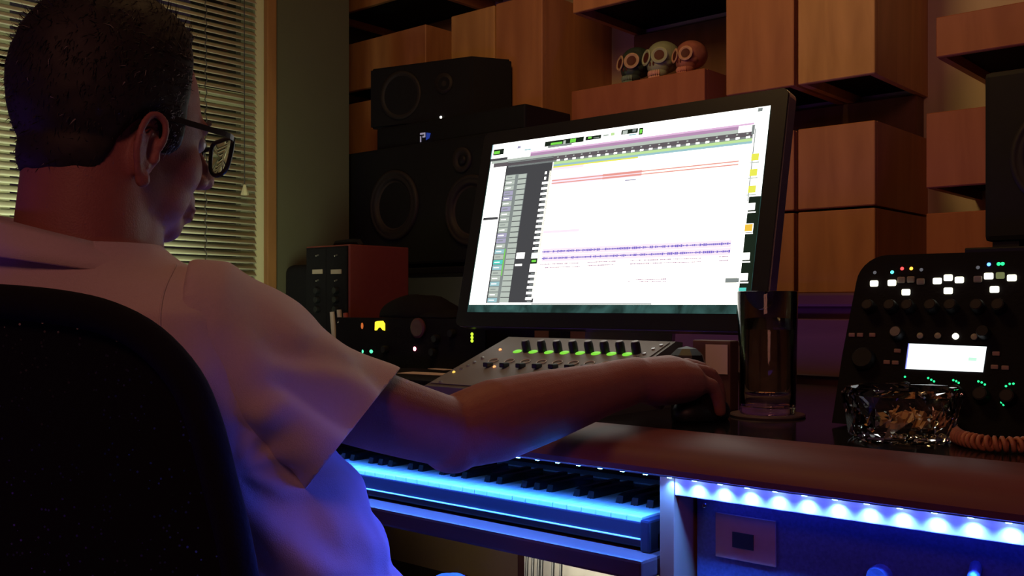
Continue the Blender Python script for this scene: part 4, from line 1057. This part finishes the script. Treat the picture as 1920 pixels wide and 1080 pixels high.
# folds
bm.normal_update()
arm0 = pxD(330, 690, .96)
def fold(p):
    d = 0.
    q = C(0, 0, 0)
    # image-plane-like coordinates of the cloth are taken along the body, not from the lens: X lateral, Z up
    X = p.x*RX+p.y*RY; Z = p.z
    # long creases running down the sleeve
    L = (p-rings_c0).dot(sl); s_ = (p-rings_c0).dot(hu1)
    if L > .02:
        fade = ss_(.02, .10, L)
        d += .004*fade+.0050*fade*math.sin((s_+.25*L)*78+noise.noise(p*9)*2.2)
        d += .0030*fade*math.sin((s_-.2*L)*120+noise.noise(p*14)*3)
    # pull creases from the armpit over the back and side
    r = (p-armpit); ang = math.atan2(r.z, r.x*RX+r.y*RY); rl = r.length
    d += .0032*math.sin(ang*7.5+noise.noise(p*6)*2.0)*math.exp(-rl/.13)*ss_(.0, .04, rl)
    # waist folds
    d += .0055*ss_(-.14, -.22, Z)*math.sin(Z*85+X*22+noise.noise(p*7)*3.2)
    d += .0035*math.sin(X*36+Z*26+noise.noise(p*5)*3)*ss_(.06, -.02, Z)
    return d
rings_c0 = first_c; armpit = pxD(480, 850, 1.0)
for m_ in (sleeve.bm, shirt.bm):
    m_.normal_update()
    for v in m_.verts: v.co += v.normal*(fold(v.co))
# open the sleeve, the neck and the hem
def cut(co, no, sel):
    fs = [f for f in bm.faces if sel(f.calc_center_median())]
    g = set(fs)
    for f in fs: g.update(f.verts); g.update(f.edges)
    bmesh.ops.bisect_plane(bm, geom=list(g), dist=.0001, plane_co=co, plane_no=no)
    dead = [f for f in bm.faces if (f.calc_center_median()-co).dot(no) > 0 and sel(f.calc_center_median())]
    bmesh.ops.delete(bm, geom=dead, context='FACES')
def cut_limb(co, no, rad):
    sel = lambda p: (p-co).length < rad
    fs = [f for f in bm.faces if sel(f.calc_center_median())]
    g = set(fs)
    for f in fs: g.update(f.verts); g.update(f.edges)
    bmesh.ops.bisect_plane(bm, geom=list(g), dist=.0001, plane_co=co, plane_no=no)
    bm.faces.ensure_lookup_table()
    cand = [f for f in bm.faces if (f.calc_center_median()-co).dot(no) > 0 and (f.calc_center_median()-co).length < rad+.03]
    cs = set(cand); seed = min(cand, key=lambda f: (f.calc_center_median()-(co+no*.027)).length)
    seen = {seed}; st = [seed]
    while st:
        f = st.pop()
        for e in f.edges:
            for f2 in e.link_faces:
                if f2 in cs and f2 not in seen: seen.add(f2); st.append(f2)
    bmesh.ops.delete(bm, geom=list(seen), context='FACES')
bm = sleeve.bm; cut_limb(hc0+ax*.003, ax, .12); bm = shirt.bm
cut(C(0, 0, .062), Vector((0, 0, 1)), lambda p: p.z > .04 and (p-C(-.45, 1.045, .066)).length < .14)
cut(C(0, 0, -.455), Vector((0, 0, -1)), lambda p: p.z < -.43)
kill = []
kill += [v for v in bm.verts if (v.co-E3).dot((E3-S2).normalized()) > .01 and (v.co-E3).length < .12]
bmesh.ops.delete(bm, geom=list(set(kill)), context='VERTS')
so = SHIRT = obj('polo_shirt', shirt, 'shirt', man, smooth='all', label='pale short-sleeved polo shirt')
md = so.modifiers.new('cloth', 'SOLIDIFY'); md.thickness = .0022; md.offset = -1
so = SLV = obj('sleeve', sleeve, 'shirt', man, smooth='all')
md = so.modifiers.new('cloth', 'SOLIDIFY'); md.thickness = .0022; md.offset = -1
# collar, seams and sleeve hem
def cring(Zc, r, sq=1., dx=0., dd=0., zt=0., n=48):
    return [C(-.450+dx+r*math.cos(2*math.pi*k/n), 1.045+dd+r*sq*math.sin(2*math.pi*k/n), Zc-.006+zt*math.cos(2*math.pi*k/n)) for k in range(n)]
b = MB()
b.loft([cring(.046, .118, .92, .010, 0, -.016), cring(.060, .104, .95, .008, 0, -.019), cring(.072, .088, 1, 0, 0, -.022), cring(.078, .080, 1, 0, 0, -.020), cring(.070, .0765, 1, 0, 0, -.020), cring(.040, .080, 1, 0, 0, -.02)], cap=False)
so = obj('collar', b, 'shirt', man, smooth='all')
md = so.modifiers.new('cloth', 'SOLIDIFY'); md.thickness = .0025
from mathutils.bvhtree import BVHTree
bvs = []
for o_ in (SHIRT, SLV):
    bms = bmesh.new(); bms.from_mesh(o_.data); bvs.append((BVHTree.FromBMesh(bms), ORG['person']+Vector(o_.location))); bms.free()
pts = []
for q in spline([Vector((330, 497, 0)), Vector((308, 545, 0)), Vector((300, 600, 0)), Vector((306, 660, 0)), Vector((326, 722, 0)), Vector((348, 780, 0)), Vector((372, 835, 0))], 6):
    d_ = ray(q[0], q[1]).normalized(); best = None
    for bv, off in bvs:
        loc, nrm, _, dist_ = bv.ray_cast(-off, d_)
        if loc is not None and (best is None or dist_ < best[0]): best = (dist_, loc+off)
    if best: pts.append(best[1]-d_*.0003)
if len(pts) > 5: obj('sleeve_seam', MB().tube(pts, .0011, n=6), 'shirt', man, smooth='all')
# trousers and shoes
b = MB()
b.loft([sec(-.315, 1.06, -.40, .185, .140), sec(-.31, 1.07, -.46, .19, .15), sec(-.31, 1.08, -.53, .18, .15)][::-1])
for hp, kn, an in ((HP1, KN1, AN1), (HP2, KN2, AN2)):
    limb(b, [hp, hp.lerp(kn, .5), kn+Vector((0, 0, .002))], [.092, .082, .066]); limb(b, [kn, kn.lerp(an, .5), an], [.064, .062, .052])
tr_ = remesh(b, .006, 5, .5); tr_.bm.normal_update()
for v in tr_.bm.verts: v.co += v.normal*(.004*noise.noise(v.co*22)+.002*noise.noise(v.co*60))
obj('trousers', tr_, 'trouser', man, smooth='all', label='dark trousers lit blue at the knee')
for an in (AN1, AN2):
    q = Matrix.Rotation(math.atan2(.95, -.3), 4, 'Z')
    b = MB(); b.ball(an+Vector((-.02, .06, -.045)), (.135, .045, .045), q, n=24, m=14)
    for v in b.bm.verts: v.co.z = max(v.co.z, -.957)
    obj('shoe', b, 'black', man, smooth='all')

# glasses
gs = thing('eyeglasses', H(0, .09, -.01), 'black-framed eyeglasses worn by the seated man', 'glasses')
for s_ in (-1, 1):
    def LP(x, z, o=0.): return H(s_*x, .112+o-.22*max(0, x-.02)**1*.55, -.006+z)
    outl = [(.010, .010), (.012, -.010), (.020, -.019), (.034, -.021), (.050, -.017), (.058, -.004), (.0605, .014), (.052, .0175), (.030, .0175), (.014, .016)]
    pts = spline([LP(x, z) for x, z in outl]+[LP(*outl[0])], 5)[:-1]
    fr = obj('rim', MB().tube(pts, .0026, n=8, closed=True), 'frame', gs, smooth='all')
    b = MB(); f = [b.bm.verts.new(p_) for p_ in pts]; c_ = b.bm.verts.new(LP(.034, -.002, .0012))
    for i in range(len(f)): b.bm.faces.new((f[i], f[(i+1) % len(f)], c_))
    ln = obj('lens', b, mat('lens_glass', (1, 1, 1), 0, trans=1, ior=1.02) if s_ < 0 else bpy.data.materials['lens_glass'], gs, smooth='all')
    md = ln.modifiers.new('t', 'SOLIDIFY'); md.thickness = .0012
    hinge = LP(.0615, .013)
    tmpl = [hinge, H(s_*.072, .095, .009), H(s_*.080, .05, .008), H(s_*.084, .0, .006), H(s_*.082, -.012, .002), H(s_*.080, -.030, -.016)]
    bb = MB(); rg = []
    for p_ in spline(tmpl, 5):
        rg.append([p_+hr*x_+hu*z_ for x_, z_ in ((-.001, -.003), (.001, -.003), (.001, .003), (-.001, .003))])
    bb.loft(rg); obj('temple', bb, 'frame', gs, label='temple arm')
bb = MB(); bb.tube([H(-.011, .113, .004), H(0, .117, .007), H(.011, .113, .004)], .0024, n=8); obj('bridge', bb, 'frame', gs, smooth='all')

# office chair
chm = bpy.data.materials.new('chair_mesh_fabric'); chm.use_nodes = True; nt = chm.node_tree; pb = nt.nodes['Principled BSDF']
pb.inputs['Base Color'].default_value = (.008, .007, .008, 1); pb.inputs['Roughness'].default_value = .9; pb.inputs['Specular IOR Level'].default_value = .1
tc = nt.nodes.new('ShaderNodeTexCoord'); vo = nt.nodes.new('ShaderNodeTexVoronoi'); vo.inputs['Scale'].default_value = 150; nt.links.new(tc.outputs['Object'], vo.inputs['Vector'])
lt = nt.nodes.new('ShaderNodeMath'); lt.operation = 'LESS_THAN'; lt.inputs[1].default_value = .16; nt.links.new(vo.outputs['Distance'], lt.inputs[0])
tn = nt.nodes.new('ShaderNodeBsdfTransparent'); ms_ = nt.nodes.new('ShaderNodeMixShader'); nt.links.new(lt.outputs[0], ms_.inputs[0]); nt.links.new(pb.outputs[0], ms_.inputs[1]); nt.links.new(tn.outputs[0], ms_.inputs[2])
nt.links.new(ms_.outputs[0], nt.nodes['Material Output'].inputs[0])
ch = thing('office_chair', C(-.42, .98, -.96), 'black mesh-backed office chair the man is sitting in', 'chair')
cdx, cdd = .20, .98; clx, cld = .98, -.20
CCX, CCD = -.478, .865
def CP(s, Z, o=0.):
    bow = -.34*s*s
    return C(CCX+s*clx+(o-bow)*cdx, CCD+s*cld+(o-bow)*cdd, Z)
half = [(0, .004), (.05, .002), (.10, -.003), (.14, -.012), (.175, -.030), (.205, -.062), (.222, -.10), (.235, -.15), (.247, -.20), (.256, -.26), (.258, -.36), (.235, -.44), (.17, -.475), (.08, -.485), (0, -.487)]
outl = half+[(-s, z) for s, z in half[::-1][1:-1]]
b = MB(); b.tube(spline([CP(s, z) for s, z in outl]+[CP(*outl[0])], 4)[:-1], .015, n=12, closed=True)
obj('back_frame', b, 'matte', ch, smooth='all')
b = MB(); import bisect
rows = []
for j in range(41):
    z = .0-.48*j/40
    ws = 0
    for (s0, za), (s1, zb) in zip(half, half[1:]):
        if zb <= z <= za: ws = s0+(s1-s0)*((za-z)/max(1e-6, za-zb)); break
    rows.append([b.bm.verts.new(CP(ws*(k/12-1), z, .004)) for k in range(25)])
for r0, r1_ in zip(rows, rows[1:]):
    for k in range(24): b.bm.faces.new((r0[k], r0[k+1], r1_[k+1], r1_[k]))
mp_ = obj('mesh_panel', b, chm, ch, smooth='all', label='black perforated mesh')
b = MB(); b.box(-.25, .25, -.24, .24, -.05, .05, bev=.03, seg=4)
sm_ = Matrix.Translation(C(-.34, 1.06, -.575)) @ Matrix.Rotation(YAW-R_(12), 4, 'Z')
bmesh.ops.transform(b.bm, matrix=sm_, verts=b.bm.verts); obj('seat', b, 'matte', ch, smooth=True)
sc_ = C(-.34, 1.06, -.6)
obj('spine', MB().tube(spline([CP(0, -.40, -.03), CP(0, -.52, -.03), C(-.40, .93, -.60), C(-.34, 1.06, -.62)], 6), .02, n=12), 'matte', ch, smooth='all')
obj('gas_column', MB().cyl((sc_.x, sc_.y, -.90), (sc_.x, sc_.y, -.62), .025), 'black', ch, smooth=True)
for k in range(5):
    a = k*2*math.pi/5+.3; e = Vector((sc_.x+.30*math.cos(a), sc_.y+.30*math.sin(a), -.915))
    lg_ = obj('base_leg', MB().tube([(sc_.x, sc_.y, -.88), tuple(e)], [.024, .015], n=10), 'black', ch, smooth=True)
    obj('caster', MB().cyl(e+Vector((-.02*math.sin(a), .02*math.cos(a), -.02)), e-Vector((-.02*math.sin(a), .02*math.cos(a), .02)), .024, n=18), 'black', lg_, smooth=True)
